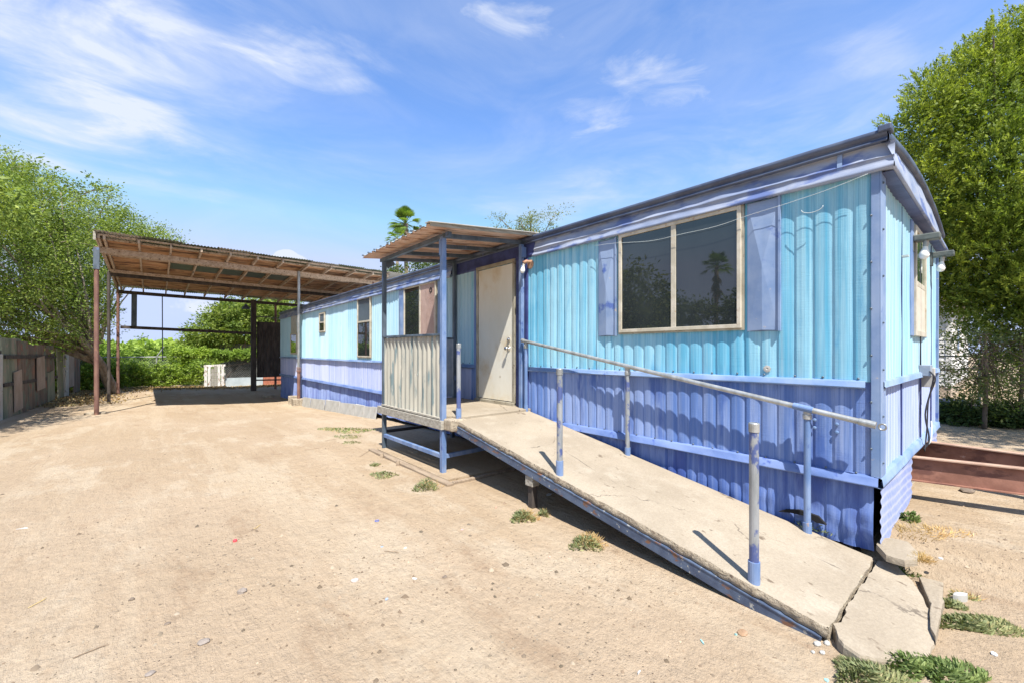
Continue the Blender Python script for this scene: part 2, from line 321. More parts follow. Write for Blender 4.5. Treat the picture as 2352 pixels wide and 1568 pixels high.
c = k.mix(k.ramp(k.noise((70, 70, 70), detail=4, rough=.8, off=(2, 2, 0)), .60, .72, 0, .6), c, (.50, .41, .32))
grv = k.vor(42.0); gm = k.ramp(k.noise((1.3, 1.3, 1.3), detail=4, off=(5, 5, 5)), .42, .62)
spot = k.math('MULTIPLY', k.ramp(grv, .14, .24, 1, 0), gm)
gate = k.ramp(k.noise((24, 24, 24), detail=2, off=(8, 3, 1)), .54, .60)
c = k.mix(k.math('MULTIPLY', spot, gate), c, (.14, .10, .075))
nt_.links.new(c, b_.inputs['Base Color']); b_.inputs['Roughness'].default_value = .95; b_.inputs['Specular IOR Level'].default_value = .15
h = k.math('ADD', k.math('MULTIPLY', k.noise((5, 5, 5), detail=8, rough=.7), 1.6), k.math('MULTIPLY', k.noise((55, 55, 55), detail=5, rough=.8), .35))
h = k.math('ADD', h, k.math('MULTIPLY', spot, .15))
h = k.math('ADD', h, k.math('MULTIPLY', k.noise((9, 2.2, 9), detail=6, rough=.7, off=(2, 8, 0)), 1.2))
k.bump(b_, h, .9, .035)
SAND = m_tilt

# ------------------------------------------------------------------ mesh building
ORIG = {}
def world_origin(o): return ORIG.get(o.name, Vector((0, 0, 0))) if o is not None else Vector((0, 0, 0))
def thing(name, label, cat, loc=(0, 0, 0), group=None):
    o = bpy.data.objects.new(name, None); COL.objects.link(o); o.location = loc; o.empty_display_size = .1
    o['label'] = label; o['category'] = cat
    if group: o['group'] = group
    ORIG[o.name] = Vector(loc); return o
def tag(o, label, cat, group=None):
    o['label'] = label; o['category'] = cat
    if group: o['group'] = group
    return o
def kind(o, k): o['kind'] = k; return o
def finish(me, name, mat, parent, loc, smooth):
    o = bpy.data.objects.new(name, me); COL.objects.link(o)
    if parent is not None:
        o.parent = parent; ORIG[o.name] = world_origin(parent)
    else:
        o.location = loc; ORIG[o.name] = Vector(loc)
    if mat: me.materials.append(mat)
    if smooth: me.polygons.foreach_set('use_smooth', [True] * len(me.polygons))
    return o
class MB:
    def __init__(s): s.v = []; s.f = []
    def add(s, vs, fs):
        b = len(s.v); s.v += [tuple(v) for v in vs]; s.f += [tuple(i + b for i in f) for f in fs]; return s
    def box(s, x0, x1, y0, y1, z0, z1):
        vs = [(x, y, z) for z in (z0, z1) for y in (y0, y1) for x in (x0, x1)]
        return s.add(vs, [(0, 2, 3, 1), (4, 5, 7, 6), (0, 1, 5, 4), (2, 6, 7, 3), (0, 4, 6, 2), (1, 3, 7, 5)])
    def bar(s, a, b, w, h, up=(0, 0, 1), nseg=1, sag=0):
        a = Vector(a); b = Vector(b); d = (b - a).normalized(); u = Vector(up)
        x = d.cross(u)
        if x.length < 1e-4: x = d.cross(Vector((1, 0, 0)))
        x.normalize(); u = x.cross(d).normalized()
        vs = []; fs = []
        for i in range(nseg + 1):
            t = i / nseg; c = a.lerp(b, t) - Vector((0, 0, sag * 4 * t * (1 - t)))
            for sx, sy in ((-1, -1), (1, -1), (1, 1), (-1, 1)): vs.append(c + x * sx * w / 2 + u * sy * h / 2)
        for i in range(nseg):
            for j in range(4):
                p = i * 4 + j; q = i * 4 + (j + 1) % 4; fs.append((p, q, q + 4, p + 4))
        fs.append((3, 2, 1, 0)); e = nseg * 4; fs.append((e, e + 1, e + 2, e + 3))
        return s.add(vs, fs)
    def tube(s, pts, r, n=10, caps=True):
        pts = [Vector(p) for p in pts]
        rs = r if isinstance(r, (list, tuple)) else [r] * len(pts)
        vs = []; fs = []; prev = None
        for i, p in enumerate(pts):
            d = (pts[min(i + 1, len(pts) - 1)] - pts[max(i - 1, 0)])
            d = d.normalized() if d.length > 1e-9 else Vector((0, 0, 1))
            if prev is None:
                x = d.orthogonal().normalized()
            else:
                x = (prev - d * prev.dot(d))
                x = x.normalized() if x.length > 1e-6 else d.orthogonal().normalized()
            prev = x; y = d.cross(x)
            for j in range(n):
                a = 2 * math.pi * j / n; vs.append(p + (x * math.cos(a) + y * math.sin(a)) * rs[i])
        for i in range(len(pts) - 1):
            for j in range(n):
                a = i * n + j; b = i * n + (j + 1) % n; fs.append((a, b, b + n, a + n))
        if caps: fs.append(tuple(range(n - 1, -1, -1))); e = (len(pts) - 1) * n; fs.append(tuple(range(e, e + n)))
        return s.add(vs, fs)
    def lathe(s, c, prof, n=14, axis=(0, 0, 1)):
        ax = Vector(axis).normalized(); x = ax.orthogonal().normalized(); y = ax.cross(x); c = Vector(c)
        vs = []; fs = []
        for r, h in prof:
            for j in range(n):
                a = 2 * math.pi * j / n; vs.append(c + ax * h + (x * math.cos(a) + y * math.sin(a)) * r)
        for i in range(len(prof) - 1):
            for j in range(n):
                a = i * n + j; b = i * n + (j + 1) % n; fs.append((a, b, b + n, a + n))
        return s.add(vs, fs)
    def prism(s, poly, z0, z1, jit=0):
        n = len(poly); vs = [(x, y, z0 if not callable(z0) else z0(x, y)) for x, y in poly] + [(x, y, z1 if not callable(z1) else z1(x, y)) for x, y in poly]
        fs = [tuple(range(n - 1, -1, -1)), tuple(range(n, 2 * n))] + [(i, (i + 1) % n, (i + 1) % n + n, i + n) for i in range(n)]
        return s.add(vs, fs)
    def build(s, name, mat, parent=None, loc=(0, 0, 0), smooth=False, bevel=0, label=None):
        o0 = world_origin(parent) if parent is not None else Vector(loc)
        me = bpy.data.meshes.new(name)
        me.from_pydata([(v[0] - o0.x, v[1] - o0.y, v[2] - o0.z) for v in s.v], [], s.f); me.update()
        o = finish(me, name, mat, parent, loc, smooth)
        if bevel:
            b = o.modifiers.new('bevel', 'BEVEL'); b.width = bevel; b.segments = 2; b.limit_method = 'ANGLE'; b.angle_limit = R(50)
        if label: o['label'] = label
        return o
def grid_mesh(P, name, mat, parent=None, loc=(0, 0, 0), smooth=True, flip=False):
    nu, nv = P.shape[:2]; o0 = world_origin(parent) if parent is not None else Vector(loc)
    V = (P - np.array(o0)).reshape(-1, 3)
    i, j = np.meshgrid(np.arange(nu - 1), np.arange(nv - 1), indexing='ij')
    a = (i * nv + j).ravel(); F = np.stack([a, a + nv, a + nv + 1, a + 1], 1)
    if flip: F = F[:, ::-1]
    return np_mesh(V, F, name, mat, parent, loc, smooth)
def np_mesh(V, F, name, mat, parent=None, loc=(0, 0, 0), smooth=False):
    me = bpy.data.meshes.new(name); k = F.shape[1]
    me.vertices.add(len(V)); me.vertices.foreach_set('co', np.asarray(V, dtype=np.float32).ravel())
    me.loops.add(F.size); me.loops.foreach_set('vertex_index', F.astype(np.int32).ravel())
    me.polygons.add(len(F)); me.polygons.foreach_set('loop_start', np.arange(0, F.size, k, dtype=np.int32))
    me.update(calc_edges=True)
    return finish(me, name, mat, parent, loc, smooth)
def vnoise(x, y, s, seed=0):
    return np.array([mnoise.noise(Vector((a * s, b * s, seed))) for a, b in zip(np.ravel(x), np.ravel(y))]).reshape(np.shape(x))

def siding(name, mat, parent, face, u0, u1, z0, z1, off, p=.124, d=.012, nz=10, dent=.003, seed=0, zbot=None, per=18, out=None, ztop=None):
    """corrugated sheet. face 'L': plane x=off facing -x, u=y.  'E': plane y=off facing -y, u=x. 'R' +x, 'B' +y"""
    n = max(4, int((u1 - u0) / p * per)); u = np.linspace(u0, u1, n)
    t = (u / p) % 1.0; h = d * np.interp(t, [0, .05, .14, .26, .40, .55, .66, .80, .90, .945, 1], [.0, .06, .52, .70, .93, 1, .97, .80, .76, .10, 0])
    U, T = np.meshgrid(u, np.linspace(0, 1, nz), indexing='ij')
    zb = np.full(n, z0) if zbot is None else np.array([zbot(a) for a in u])
    zt = np.full(n, z1) if ztop is None else np.array([ztop(a) for a in u])
    Zc = zb[:, None] * (1 - T) + zt[:, None] * T
    h = h + .003 * (np.floor(u / .816) % 2)
    Hh = h[:, None] + dent * vnoise(U, Zc, 2.3, seed) * 1.6 + dent * .6 * vnoise(U, Zc, 9.0, seed + 3)
    if out is not None: Hh = Hh + out(U, Zc)
    if face == 'L': P = np.stack([off - Hh, U, Zc], -1)
    elif face == 'R': P = np.stack([off + Hh, U, Zc], -1)
    elif face == 'E': P = np.stack([U, off - Hh, Zc], -1)
    else: P = np.stack([U, off + Hh, Zc], -1)
    return grid_mesh(P, name, mat, parent, smooth=False)

# ------------------------------------------------------------------ ground
def axis_lines(c, near, far, step, grow=1.12):
    a = [0.]; s = step
    while a[-1] < far:
        if a[-1] > near: s *= grow
        a.append(a[-1] + s)
    a = np.array(a); return np.concatenate([c - a[:0:-1], c + a])
gx = axis_lines(-1.5, 6, 400, .07); gy = axis_lines(3.0, 7, 400, .07)
GX, GY = np.meshgrid(gx, gy, indexing='ij')
GZ = ground_base(GX, GY) + .012 * vnoise(GX, GY, .9, 0) + .006 * vnoise(GX, GY, 3.1, 4)
GZ = GZ + np.where(np.hypot(GX, GY) < 25, .0035 * vnoise(GX, GY, 9.0, 9), 0)
o = grid_mesh(np.stack([GX, GY, GZ], -1), 'ground', SAND); kind(o, 'structure')

# ------------------------------------------------------------------ mobile home
LEN, WID = 18.4, 3.70
home = thing('mobile_home', 'long single-wide mobile home in faded turquoise and blue corrugated siding, beyond the concrete ramp', 'mobile home', (0, 0, 0))
MB().box(.02, WID - .02, .02, LEN - .02, .42, 2.86).build('wall', NAVY, home)
siding('siding', TURQ, home, 'L', .0, 5.0, 1.17, 2.70, -.002, nz=30, seed=1)
siding('siding', TURQP, home, 'L', 5.0, LEN, 1.17, 2.70, -.002, nz=12, seed=1)
siding('siding', TURQ2, home, 'E', .06, WID, 1.15, 2.72, -.002, p=.125, d=.012, nz=14, seed=2)
siding('siding', BLUE, home, 'L', .0, 5.0, .47, 1.17, .004, nz=9, seed=3)
siding('siding', BLUEP, home, 'L', 5.0, LEN, .47, 1.17, .004, nz=9, seed=3)
siding('siding', BLUE2, home, 'E', .06, WID, .47, 1.15, .004, p=.125, d=.012, nz=9, seed=4)
siding('siding', TURQ, home, 'R', 0, LEN, .45, 2.72, WID + .002, nz=3, per=5, p=.2)
siding('siding', TURQ, home, 'B', 0, WID, .45, 2.72, LEN + .002, nz=3, per=5, p=.2)
# skirting: crumpled sheet, open at the near corner
def gl(y): return float(ground_base(-.15, y))
def skb(y): return (gl(y) - .03 if y > 9.2 else -.04) + .03 * mnoise.noise(Vector((y * 3, 0, 2)))
def crump(U, Zc):
    w = np.clip(1 - U / 1.3, 0, 1) ** 1.2 * np.clip((.5 - Zc) / .5, 0, 1)
    return w * (.05 * vnoise(U, Zc, 3.2, 11) + .035 * vnoise(U, Zc, 8, 12)) + .012 * vnoise(U, Zc, 2.0, 14) * np.clip((.5 - Zc) / .3, 0, 1)
siding('skirting', SKIRT, home, 'L', .012, LEN, 0, .46, .015, nz=20, dent=.006, seed=5, zbot=skb, out=crump, d=.012, p=.10)
# end skirting: sheets laid with the ribs running level
def hsheet(x0, x1, z0, z1, yoff, mat, p=.070, d=.0038, seed=0, edge=0.):
    nx, nzr = 40, 60
    xs = np.linspace(x0, x1, nx); zs = np.linspace(0, 1, nzr)
    Xg, Tg = np.meshgrid(xs, zs, indexing='ij')
    zb = np.array([z0(a) if callable(z0) else z0 for a in xs]); Zg = zb[:, None] * (1 - Tg) + z1 * Tg
    Xe = Xg + edge * vnoise(Xg, Zg, 6, seed) * np.clip(1 - (Xg - x0) / .1, 0, 1)
    H = d * np.sin(2 * np.pi * (Zg + .05 * Xg) / p) + .018 * vnoise(Xg, Zg, 1.7, seed) + .006 * vnoise(Xg, Zg, 7, seed)
    return grid_mesh(np.stack([Xe, yoff - H, Zg], -1), 'skirting', mat, home)
hsheet(-.005, 1.45, lambda a: -.06 + .07 * a, .47, -.03, SKE, seed=21, edge=.05)
hsheet(1.38, 2.05, lambda a: .10, .30, -.005, WFRAME, seed=22)
hsheet(2.5, WID, lambda a: .0, .47, -.01, SKE, seed=23)
MB().box(.05, WID, .06, .10, -.02, .44).build('underfloor_gap', BLACKV, home)
MB().box(.07, .10, .10, LEN, -.6, .44).build('underfloor_gap', BLACKV, home)
# trims
def wavy_strip(name, mat, pts, prof, seed, amp=.004, closed=False):
    """prof: (outward, z) points swept along pts=list of (x,y,outx,outy)"""
    P = np.zeros((len(pts), len(prof), 3))
    for i, (x, y, ox, oy) in enumerate(pts):
        for j, (o_, z_) in enumerate(prof):
            s = x + y
            w = amp * mnoise.noise(Vector((s * 2.1, j * .35, seed))) + amp * .5 * mnoise.noise(Vector((s * 7, j * .5, seed)))
            P[i, j] = (x + ox * (o_ + w), y + oy * (o_ + w), z_ + w * .7)
    return grid_mesh(P, name, mat, home, smooth=False)
def longpts(y0, y1, n): return [(0, y, -1, 0) for y in np.linspace(y0, y1, n)]
def endpts(x0, x1, n): return [(x, 0, 0, -1) for x in np.linspace(x0, x1, n)]
belt = [(0, 1.122), (.034, 1.123), (.046, 1.130), (.046, 1.134), (.040, 1.138), (.040, 1.170), (.030, 1.176), (0, 1.184)]
wavy_strip('belt_trim', TRIM, longpts(.05, 3.62, 120), belt, 31)
wavy_strip('belt_trim', TRIM, longpts(4.86, LEN, 300), belt, 32)
wavy_strip('belt_trim', TRIM, endpts(.055, WID, 60), belt, 33)
bot = [(0, .430), (.040, .431), (.050, .438), (.044, .443), (.036, .492), (.026, .500), (0, .506)]
TRIMB = surf('mid_blue_trim_paint', (.09, .15, .35), (.165, .23, .43), (2.5, 2.5, 2.5), .55, c3=(.05, .09, .32), scale3=(5, 5, 5), bump=.2)
wavy_strip('bottom_trim', TRIMB, longpts(-.02, LEN, 400), bot, 34, .006)
wavy_strip('bottom_trim', TRIM, endpts(-.03, WID, 60), bot, 35, .008)
ct = MB(); ct.box(-.026, -.0185, -.026, .022, .50, 2.66); ct.box(-.026, .15, -.034, -.026, .50, 2.66); ct.build('corner_trim', TRIM, home, bevel=.003)
MB().box(WID - .06, WID + .03, -.03, -.0, .45, 2.66).build('corner_trim', TRIM, home)
# screws along the trims
def screw(x, y, z, ax):
    MB().lathe((x, y, z), [(.0085, 0), (.0085, .006), (.004, .010), (0, .010)], 6, ax).build('screw', DARKST, home)
for y in np.arange(.1, 8.4, .205):
    if 3.6 < y < 4.9: continue
    for z in (1.195, .512): screw(-.014, y + rnd.uniform(-.02, .02), z + rnd.uniform(-.003, .003), (-1, 0, 0))
for z in np.arange(.6, 2.6, .33): screw(.03, -.034, z, (0, -1, 0)); screw(-.026, .02, z + .1, (-1, 0, 0))
# flashing seams on the end wall
for x in (.97, 2.16, 3.05): MB().box(x - .006, x + .006, -.022, -.010, .5, 2.62).build('panel_seam', NAVY, home)
# fascia
fprof = [(.0, 2.655), (.055, 2.645), (.066, 2.650), (.062, 2.672), (.040, 2.700), (.036, 2.735), (.046, 2.742), (.030, 2.752), (.020, 2.80), (.006, 2.835), (.012, 2.848)]
wavy_strip('fascia', FASC, longpts(-.105, 3.50, 220), fprof, 41, .011)
wavy_strip('fascia', FASC, longpts(5.55, LEN + .05, 420), fprof, 42, .010)
wavy_strip('fascia', NAVY, longpts(3.50, 5.55, 60), [(0, 2.66), (.02, 2.66), (.02, 2.70), (.012, 2.76), (.02, 2.80), (.02, 2.848)], 43, .006)
eprof = [(.026, 2.842), (.050, 2.844), (.052, 2.858), (.036, 2.864), (.036, 2.885), (.056, 2.891), (.060, 2.925), (.052, 2.932), (.03, 2.935), (-.1, 2.947)]
wavy_strip('roof_edge', EDGE, longpts(-.07, LEN + .06, 300), eprof, 44, .003)
def bow(x): return 2.925 + .150 * (1 - ((x - WID / 2) / (WID / 2)) ** 2)
xs = np.linspace(-.05, WID + .09, 90)
P = np.zeros((len(xs), 7, 3)); Q = np.zeros((len(xs), 6, 3))
for i, x in enumerate(xs):
    zt = bow(x) - .075
    rib = .010 * abs(math.sin(math.pi * x / .075)) if x < .55 else .002 * mnoise.noise(Vector((x * 3, 0, 0)))
    w = .006 * mnoise.noise(Vector((x * 2.5, 3, 1)))
    P[i] = [(x, -.0, 2.66), (x, -.098 + w, 2.648), (x, -.110 + w, 2.655), (x, -.106 + w - rib * .3, 2.68), (x, -.085 - rib + w, 2.74), (x, -.055 - rib + w, zt - .02), (x, -.04, zt + .01)]
    w = .004 * mnoise.noise(Vector((x * 4, 9, 1)))
    Q[i] = [(x, -.035, zt - .005), (x, -.078 + w, zt - .012 + w), (x, -.082 + w, zt + .03), (x, -.074 + w, zt + .066 + w), (x, -.04, zt + .078), (x, .08, zt + .080)]
grid_mesh(P, 'fascia', FASC, home, smooth=False); grid_mesh(Q, 'roof_edge', EDGE, home, smooth=False)
MB().box(0, WID + .08, -.095, -.002, 2.640, 2.6445).build('soffit', SOFF, home)
MB().box(-.075, .03, -.095, -.02, 2.905, 2.952).build('roof_corner_cap', EDGE, home, bevel=.008)
MB().bar((-.04, .20, 2.66), (-.02, .20, 2.85), .03, .012, (1, 0, 0)).build('fascia_joint', TRIM, home)
xs = np.linspace(-.03, WID + .03, 24); ys = np.linspace(-.03, LEN + .06, 60)
XX, YY = np.meshgrid(xs, ys, indexing='ij'); ZZ = 2.943 + .130 * (1 - ((XX - WID / 2) / (WID / 2)) ** 2) + .004 * vnoise(XX, YY, 1.4, 8)
grid_mesh(np.stack([XX, YY, ZZ], -1), 'roof', ROOFM, home)
MB().box(WID, WID + .05, -.05, LEN, 2.66, 2.94).build('fascia', FASC, home)
MB().box(0, WID, LEN, LEN + .05, 2.66, 2.94).build('fascia', FASC, home)

def window_L(y0, y1, z0, z1, mull=None, sill=0, hor=None, fw=.034, proud=.050, cover=None, mull_w=.05):
    m = MB()
    m.box(-proud, .0, y0, y0 + fw, z0, z1); m.box(-proud, .0, y1 - fw, y1, z0, z1)
    m.box(-proud, .0, y0 + fw, y1 - fw, z0, z0 + fw); m.box(-proud, .0, y0 + fw, y1 - fw, z1 - fw, z1)
    # nailing flange, slightly larger and flatter
    f = MB(); e = .018
    f.box(-.032, 0, y0 - e, y0, z0 - e, z1 + e); f.box(-.032, 0, y1, y1 + e, z0 - e, z1 + e); f.box(-.032, 0, y0, y1, z0 - e, z0); f.box(-.032, 0, y0, y1, z1, z1 + e)
    for y in np.arange(y0 + .08, y1, .16): f.lathe((-.032, y, z0 - .008), [(.006, 0), (.006, .004), (0, .005)], 6, (-1, 0, 0))
    w = m.build('window', WFRAME, home, bevel=.003)
    f.build('flange', DFRAME, w)
    g = MB().box(-.036, -.024, y0 + fw, y1 - fw, z0 + fw, z1 - fw) if mull is None and hor is None else None
    if g: g.build('pane', GLASS, w)
    if mull is not None:
        b = MB(); b.box(-proud + .004, -.012, mull - mull_w / 2, mull + mull_w / 2, z0 + fw, z1 - fw)
        i = .014
        b.build('mullion', WFRAME, w, bevel=.002)
        MB().box(-.038, -.026, y0 + fw, mull - mull_w / 2, z0 + fw, z1 - fw).build('pane', cover or GLASS, w)
        MB().box(-.034, -.024, mull + mull_w / 2, y1 - fw, z0 + fw, z1 - fw).build('pane', GLASS, w)
    if hor is not None:
        MB().box(-proud + .004, -.010, y0 + fw, y1 - fw, hor - .02, hor + .02).build('meeting_rail', WFRAME, w, bevel=.002)
        MB().box(-.032, -.024, y0 + fw, y1 - fw, hor + .02, z1 - fw).build('pane', GLASSB, w)
        MB().box(-.040, -.026, y0 + fw, y1 - fw, z0 + fw, hor - .02).build('pane', GLASS, w)
    return w
w = window_L(.885, 2.140, 1.588, 2.648, mull=1.508); w['label'] = 'large two-pane picture window with cream frame'
BROWNP = surf('brown_paper_cover', (.36, .24, .20), (.46, .33, .28), (2.2, 3, 2.2), .5, c3=(.52, .40, .35), scale3=(5, 5, 2), bump=.4, bscale=(3, 9, 5), bd=.03)
w = window_L(6.06, 7.33, 1.55, 2.66, mull=6.66, cover=BROWNP); w['label'] = 'window half covered with brown sheet'
MB().lathe((-.039, 6.24, 2.50), [(.05, 0), (.05, .006), (.03, .007), (.03, .003)], 12, (-1, 0, 0)).build('vent_hole', BLACKV, w)
window_L(9.07, 9.90, 1.245, 2.68, hor=2.10)['label'] = 'tall sash window'
window_L(12.55, 13.08, 1.965, 2.535, hor=2.25)['label'] = 'small bathroom window'
window_L(15.78, 16.62, 1.30, 2.02)['label'] = 'small low window under the carport'
MB().box(-.030, -.0, 15.80, 16.60, 2.03, 2.70).build('plywood_patch', DFRAME, home, bevel=.003)
def shutter(y0, y1, z0, z1):
    # embossed shutter: raised X-brace folds on a board
    cy, cz = (y0 + y1) / 2, (z0 + z1) / 2
    vs = []; fs = []
    def v(y, z, h): vs.append((-.022 - h, y, z)); return len(vs) - 1
    e = .022
    a, b_, c, d = v(y0, z0, -.018), v(y1, z0, -.018), v(y1, z1, -.018), v(y0, z1, -.018)
    a2, b2, c2, d2 = v(y0 + e * .3, z0 + e * .3, .006), v(y1 - e * .3, z0 + e * .3, .006), v(y1 - e * .3, z1 - e * .3, .006), v(y0 + e * .3, z1 - e * .3, .006)
    m0 = v(cy, cz, .032); tp = v(cy, z1 - .012, .004); bt = v(cy, z0 + .012, .022)
    for p, q, r_, s_ in ((a, b_, b2, a2), (b_, c, c2, b2), (c, d, d2, c2), (d, a, a2, d2)): fs.append((p, q, r_, s_))
    fs += [(a2, bt, m0), (bt, b2, m0), (b2, c2, m0), (c2, tp, m0), (tp, d2, m0), (d2, a2, m0)]
    m = MB().add(vs, fs); s_ = m.build('shutter', TRIM, home)
    MB().box(-.045, -.018, y0 - .006, y0 + .010, z0, z1).build('shutter_edge', TRIM, s_)
    MB().box(-.018, 0, y0, y1, z0 + .002, z1 - .002).build('shutter_back', TRIM, s_)
shutter(.592, .845, 1.553, 2.652); shutter(2.185, 2.435, 1.555, 2.640); shutter(5.84, 6.02, 1.60, 2.64); shutter(7.36, 7.60, 1.60, 2.64)
# end wall window
ew = MB(); x0, x1, z0, z1 = 1.60, 2.36, 1.535, 2.585; fw = .05
ew.box(x0, x0 + fw, -.045, 0, z0, z1); ew.box(x1 - fw, x1, -.045, 0, z0, z1); ew.box(x0 + fw, x1 - fw, -.045, 0, z0, z0 + fw); ew.box(x0 + fw, x1 - fw, -.045, 0, z1 - fw, z1); ew.box(x0 + fw, x1 - fw, -.036, 0, 2.02, 2.07)
w = ew.build('window', WFRAME, home, bevel=.003, label='end wall sash window with cream frame')
MB().box(x0 + fw, x1 - fw, -.030, -.018, 2.07, z1 - fw).build('pane', glass_mat('green_tinted_glass', (.04, .07, .04), 1.6), w)
MB().box(x0 + fw, x1 - fw, -.034, -.018, z0 + fw, 2.02).build('pane', surf('cream_blind', (.5, .46, .38), (.56, .52, .44), (3, 3, 9), .6, bump=0), w)
MB().box(1.44, 1.585, -.030, 0, 1.53, 2.61).build('shutter', TRIM, home, bevel=.006)
MB().box(2.375, 2.52, -.030, 0, 1.53, 2.61).build('shutter', TRIM, home, bevel=.006)
# door
df = MB(); y0, y1, z0, z1 = 3.885, 4.815, .635, 2.69
df.box(-.045, 0, y0, y0 + .05, z0, z1); df.box(-.045, 0, y1 - .05, y1, z0, z1); df.box(-.045, 0, y0 + .05, y1 - .05, z1 - .05, z1); df.box(-.075, 0, y0, y1, z0 - .02, z0 + .03)
door = MB().box(-.034, -.004, y0 + .058, y1 - .058, z0 + .04, z1 - .06).build('door', DOORM, home, bevel=.004)
df.build('door_frame', DFRAME, door, bevel=.004)
MB().lathe((-.034, 4.015, 1.555), [(.030, 0), (.030, .012), (.018, .02), (.016, .03), (0, .031)], 16, (-1, 0, 0)).build('deadbolt', CHROME, door, smooth=False)
MB().lathe((-.034, 4.02, 1.43), [(.034, 0), (.034, .008), (.013, .012), (.013, .035), (.026, .042), (.031, .055), (.026, .068), (0, .073)], 16, (-1, 0, 0)).build('door_handle', CHROME, door, smooth=True)
for z in (2.35, 1.7, 1.0):
    MB().tube([(-.040, 4.757, z - .04), (-.040, 4.757, z + .04)], .008, 8).build('hinge', DFRAME, door)
MB().lathe((-.034, 4.22, 1.02), [(.02, .0), (.012, .001), (0, .0015)], 8, (-1, 0, 0)).build('patch_mark', WFRAME, door)
MB().box(-.030, 0, 3.63, 3.868, .44, 2.66).build('blue_board', NAVY, home, bevel=.004)
MB().box(-.026, 0, 4.83, 4.90, .62, 2.66).build('blue_board', BLUE, home, bevel=.004)
# lamps
def bulb(parent, c, ax=(0, 0, -1), s=1.0):
    MB().lathe(c, [(.017 * s, 0), (.018 * s, .03 * s), (.016 * s, .045 * s)], 14, ax).build('lamp_holder', GREYW, parent, smooth=True)
    c2 = Vector(c) + Vector(ax) * .045 * s
    MB().lathe(c2, [(.015 * s, 0), (.018 * s, .015 * s), (.030 * s, .045 * s), (.034 * s, .065 * s), (.030 * s, .085 * s), (.018 * s, .098 * s), (0, .102 * s)], 16, ax).build('bulb', WHITEM, parent, smooth=True)
l = MB(); l.lathe((-.012, 3.585, 2.56), [(.06, 0), (.06, .014), (.045, .02), (0, .021)], 18, (-1, 0, 0))
lam = l.build('wall_lamp', surf('rust_orange_lamp', (.35, .19, .11), (.48, .30, .20), (9, 9, 9), .6), home, label='bare bulb lamp beside the door')
MB().tube([(-.02, 3.585, 2.585), (-.09, 3.585, 2.59), (-.13, 3.60, 2.565)], .024, 10).build('lamp_arm', surf('rust_lamp_arm', (.33, .17, .10), (.46, .28, .18), (9, 9, 9), .6), lam, smooth=True)
bulb(lam, (-.12, 3.60, 2.565), (-.25, 0, -1), .95)
def flood(x, z, s=1.0, lab=None):
    p = MB(); p.box(x - .05 * s, x + .05 * s, -.035, -.0, z - .12 * s, z + .035 * s)
    f = p.build('wall_lamp', LAMPG, home, bevel=.006, label=lab)
    MB().box(x - .055 * s, x + .055 * s, -.21 * s, -.03, z - .028 * s, z + .03 * s).build('lamp_arm', LAMPG, f, bevel=.010)
    bulb(f, (x, -.115 * s, z - .03 * s), (0, .12, -1), 1.15 * s)
flood(1.56, 2.44, 1.0, 'grey-green lamp arm with white bulb, nearer the corner')
flood(3.02, 2.50, 1.0, 'grey-green lamp arm with white bulb, farther from the corner')
# electric box + cables
bx = MB().box(2.06, 2.24, -.10, -.012, 1.14, 1.25).build('meter_box', GREYBOX, home, bevel=.005)
MB().box(2.20, 2.30, -.115, -.012, 1.02, 1.22).build('box_cover', GREYW, bx, bevel=.004)
def cable(pts, r=.007, parent=home, mat=BLACKC, name='cable'):
    P = [Vector(p) for p in pts]; out = []
    for i in range(len(P) - 1):
        for t in np.linspace(0, 1, 7)[:-1]:
            p0 = P[max(i - 1, 0)]; p1 = P[i]; p2 = P[i + 1]; p3 = P[min(i + 2, len(P) - 1)]
            out.append(.5 * ((2 * p1) + (-p0 + p2) * t + (2 * p0 - 5 * p1 + 4 * p2 - p3) * t * t + (-p0 + 3 * p1 - 3 * p2 + p3) * t ** 3))
    out.append(P[-1]); return MB().tube(out, r, 6).build(name, mat, parent, smooth=True)
cable([(2.08, -.07, 1.20), (2.05, -.12, 1.15), (2.09, -.10, 1.0), (2.07, -.06, .75), (2.06, -.09, .5), (2.03, -.05, .40)], .008)
cable([(2.09, -.06, 1.19), (2.10, -.13, 1.12), (2.12, -.08, .9), (2.10, -.07, .62), (2.02, -.06, .38)], .006)
cable([(2.02, -.03, 2.6), (2.015, -.03, 1.9), (2.04, -.03, 1.25)], .005)
cable([(2.06, -.06, .42), (2.3, -.08, .46), (2.6, -.06, .55), (2.8, -.04, .60)], .007, mat=WIRE)
MB().box(.96, 1.02, -.06, -.02, 2.19, 2.205).build('wire_bracket', WIRE, home)
# hitch: two rusty I-beams converging to a coupler
def ibeam(a, b, z0, z1):
    a = Vector((*a, 0)); b = Vector((*b, 0)); m = MB()
    zc = (z0 + z1) / 2; o = Vector((0, 0, 1))
    m.bar(a + o * zc, b + o * zc, .008, z1 - z0 - .012); m.bar(a + o * (z0 + .005), b + o * (z0 + .005), .09, .010)
    p = m.build('hitch_beam', RUST, home)
    MB().bar(a + o * (z1 - .005), b + o * (z1 - .005), .09, .010).build('sunlit_flange', surf('sunlit_rust', (.30, .19, .14), (.40, .27, .20), (6, 6, 6), .85), p)  # top flange in lighter tan, sunlight put into its colour
    return p
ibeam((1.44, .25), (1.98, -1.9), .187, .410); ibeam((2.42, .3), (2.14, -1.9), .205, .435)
MB().box(1.96, 2.16, -2.15, -1.85, .17, .42).build('hitch_coupler', RUST, home, bevel=.02)
MB().lathe((-.012, .69, 1.245), [(.028, 0), (.03, .006), (.012, .008), (0, .004)], 7, (-1, 0, 0)).build('torn_hole', GREYW, home)
for y, z in ((.36, .86), (.36, .80), (.22, .845), (.22, .785)):
    MB().lathe((-.012, y, z), [(.014, 0), (.012, .010), (.006, .012), (0, .012)], 7, (-1, 0, 0)).build('plug', TRIM, home)
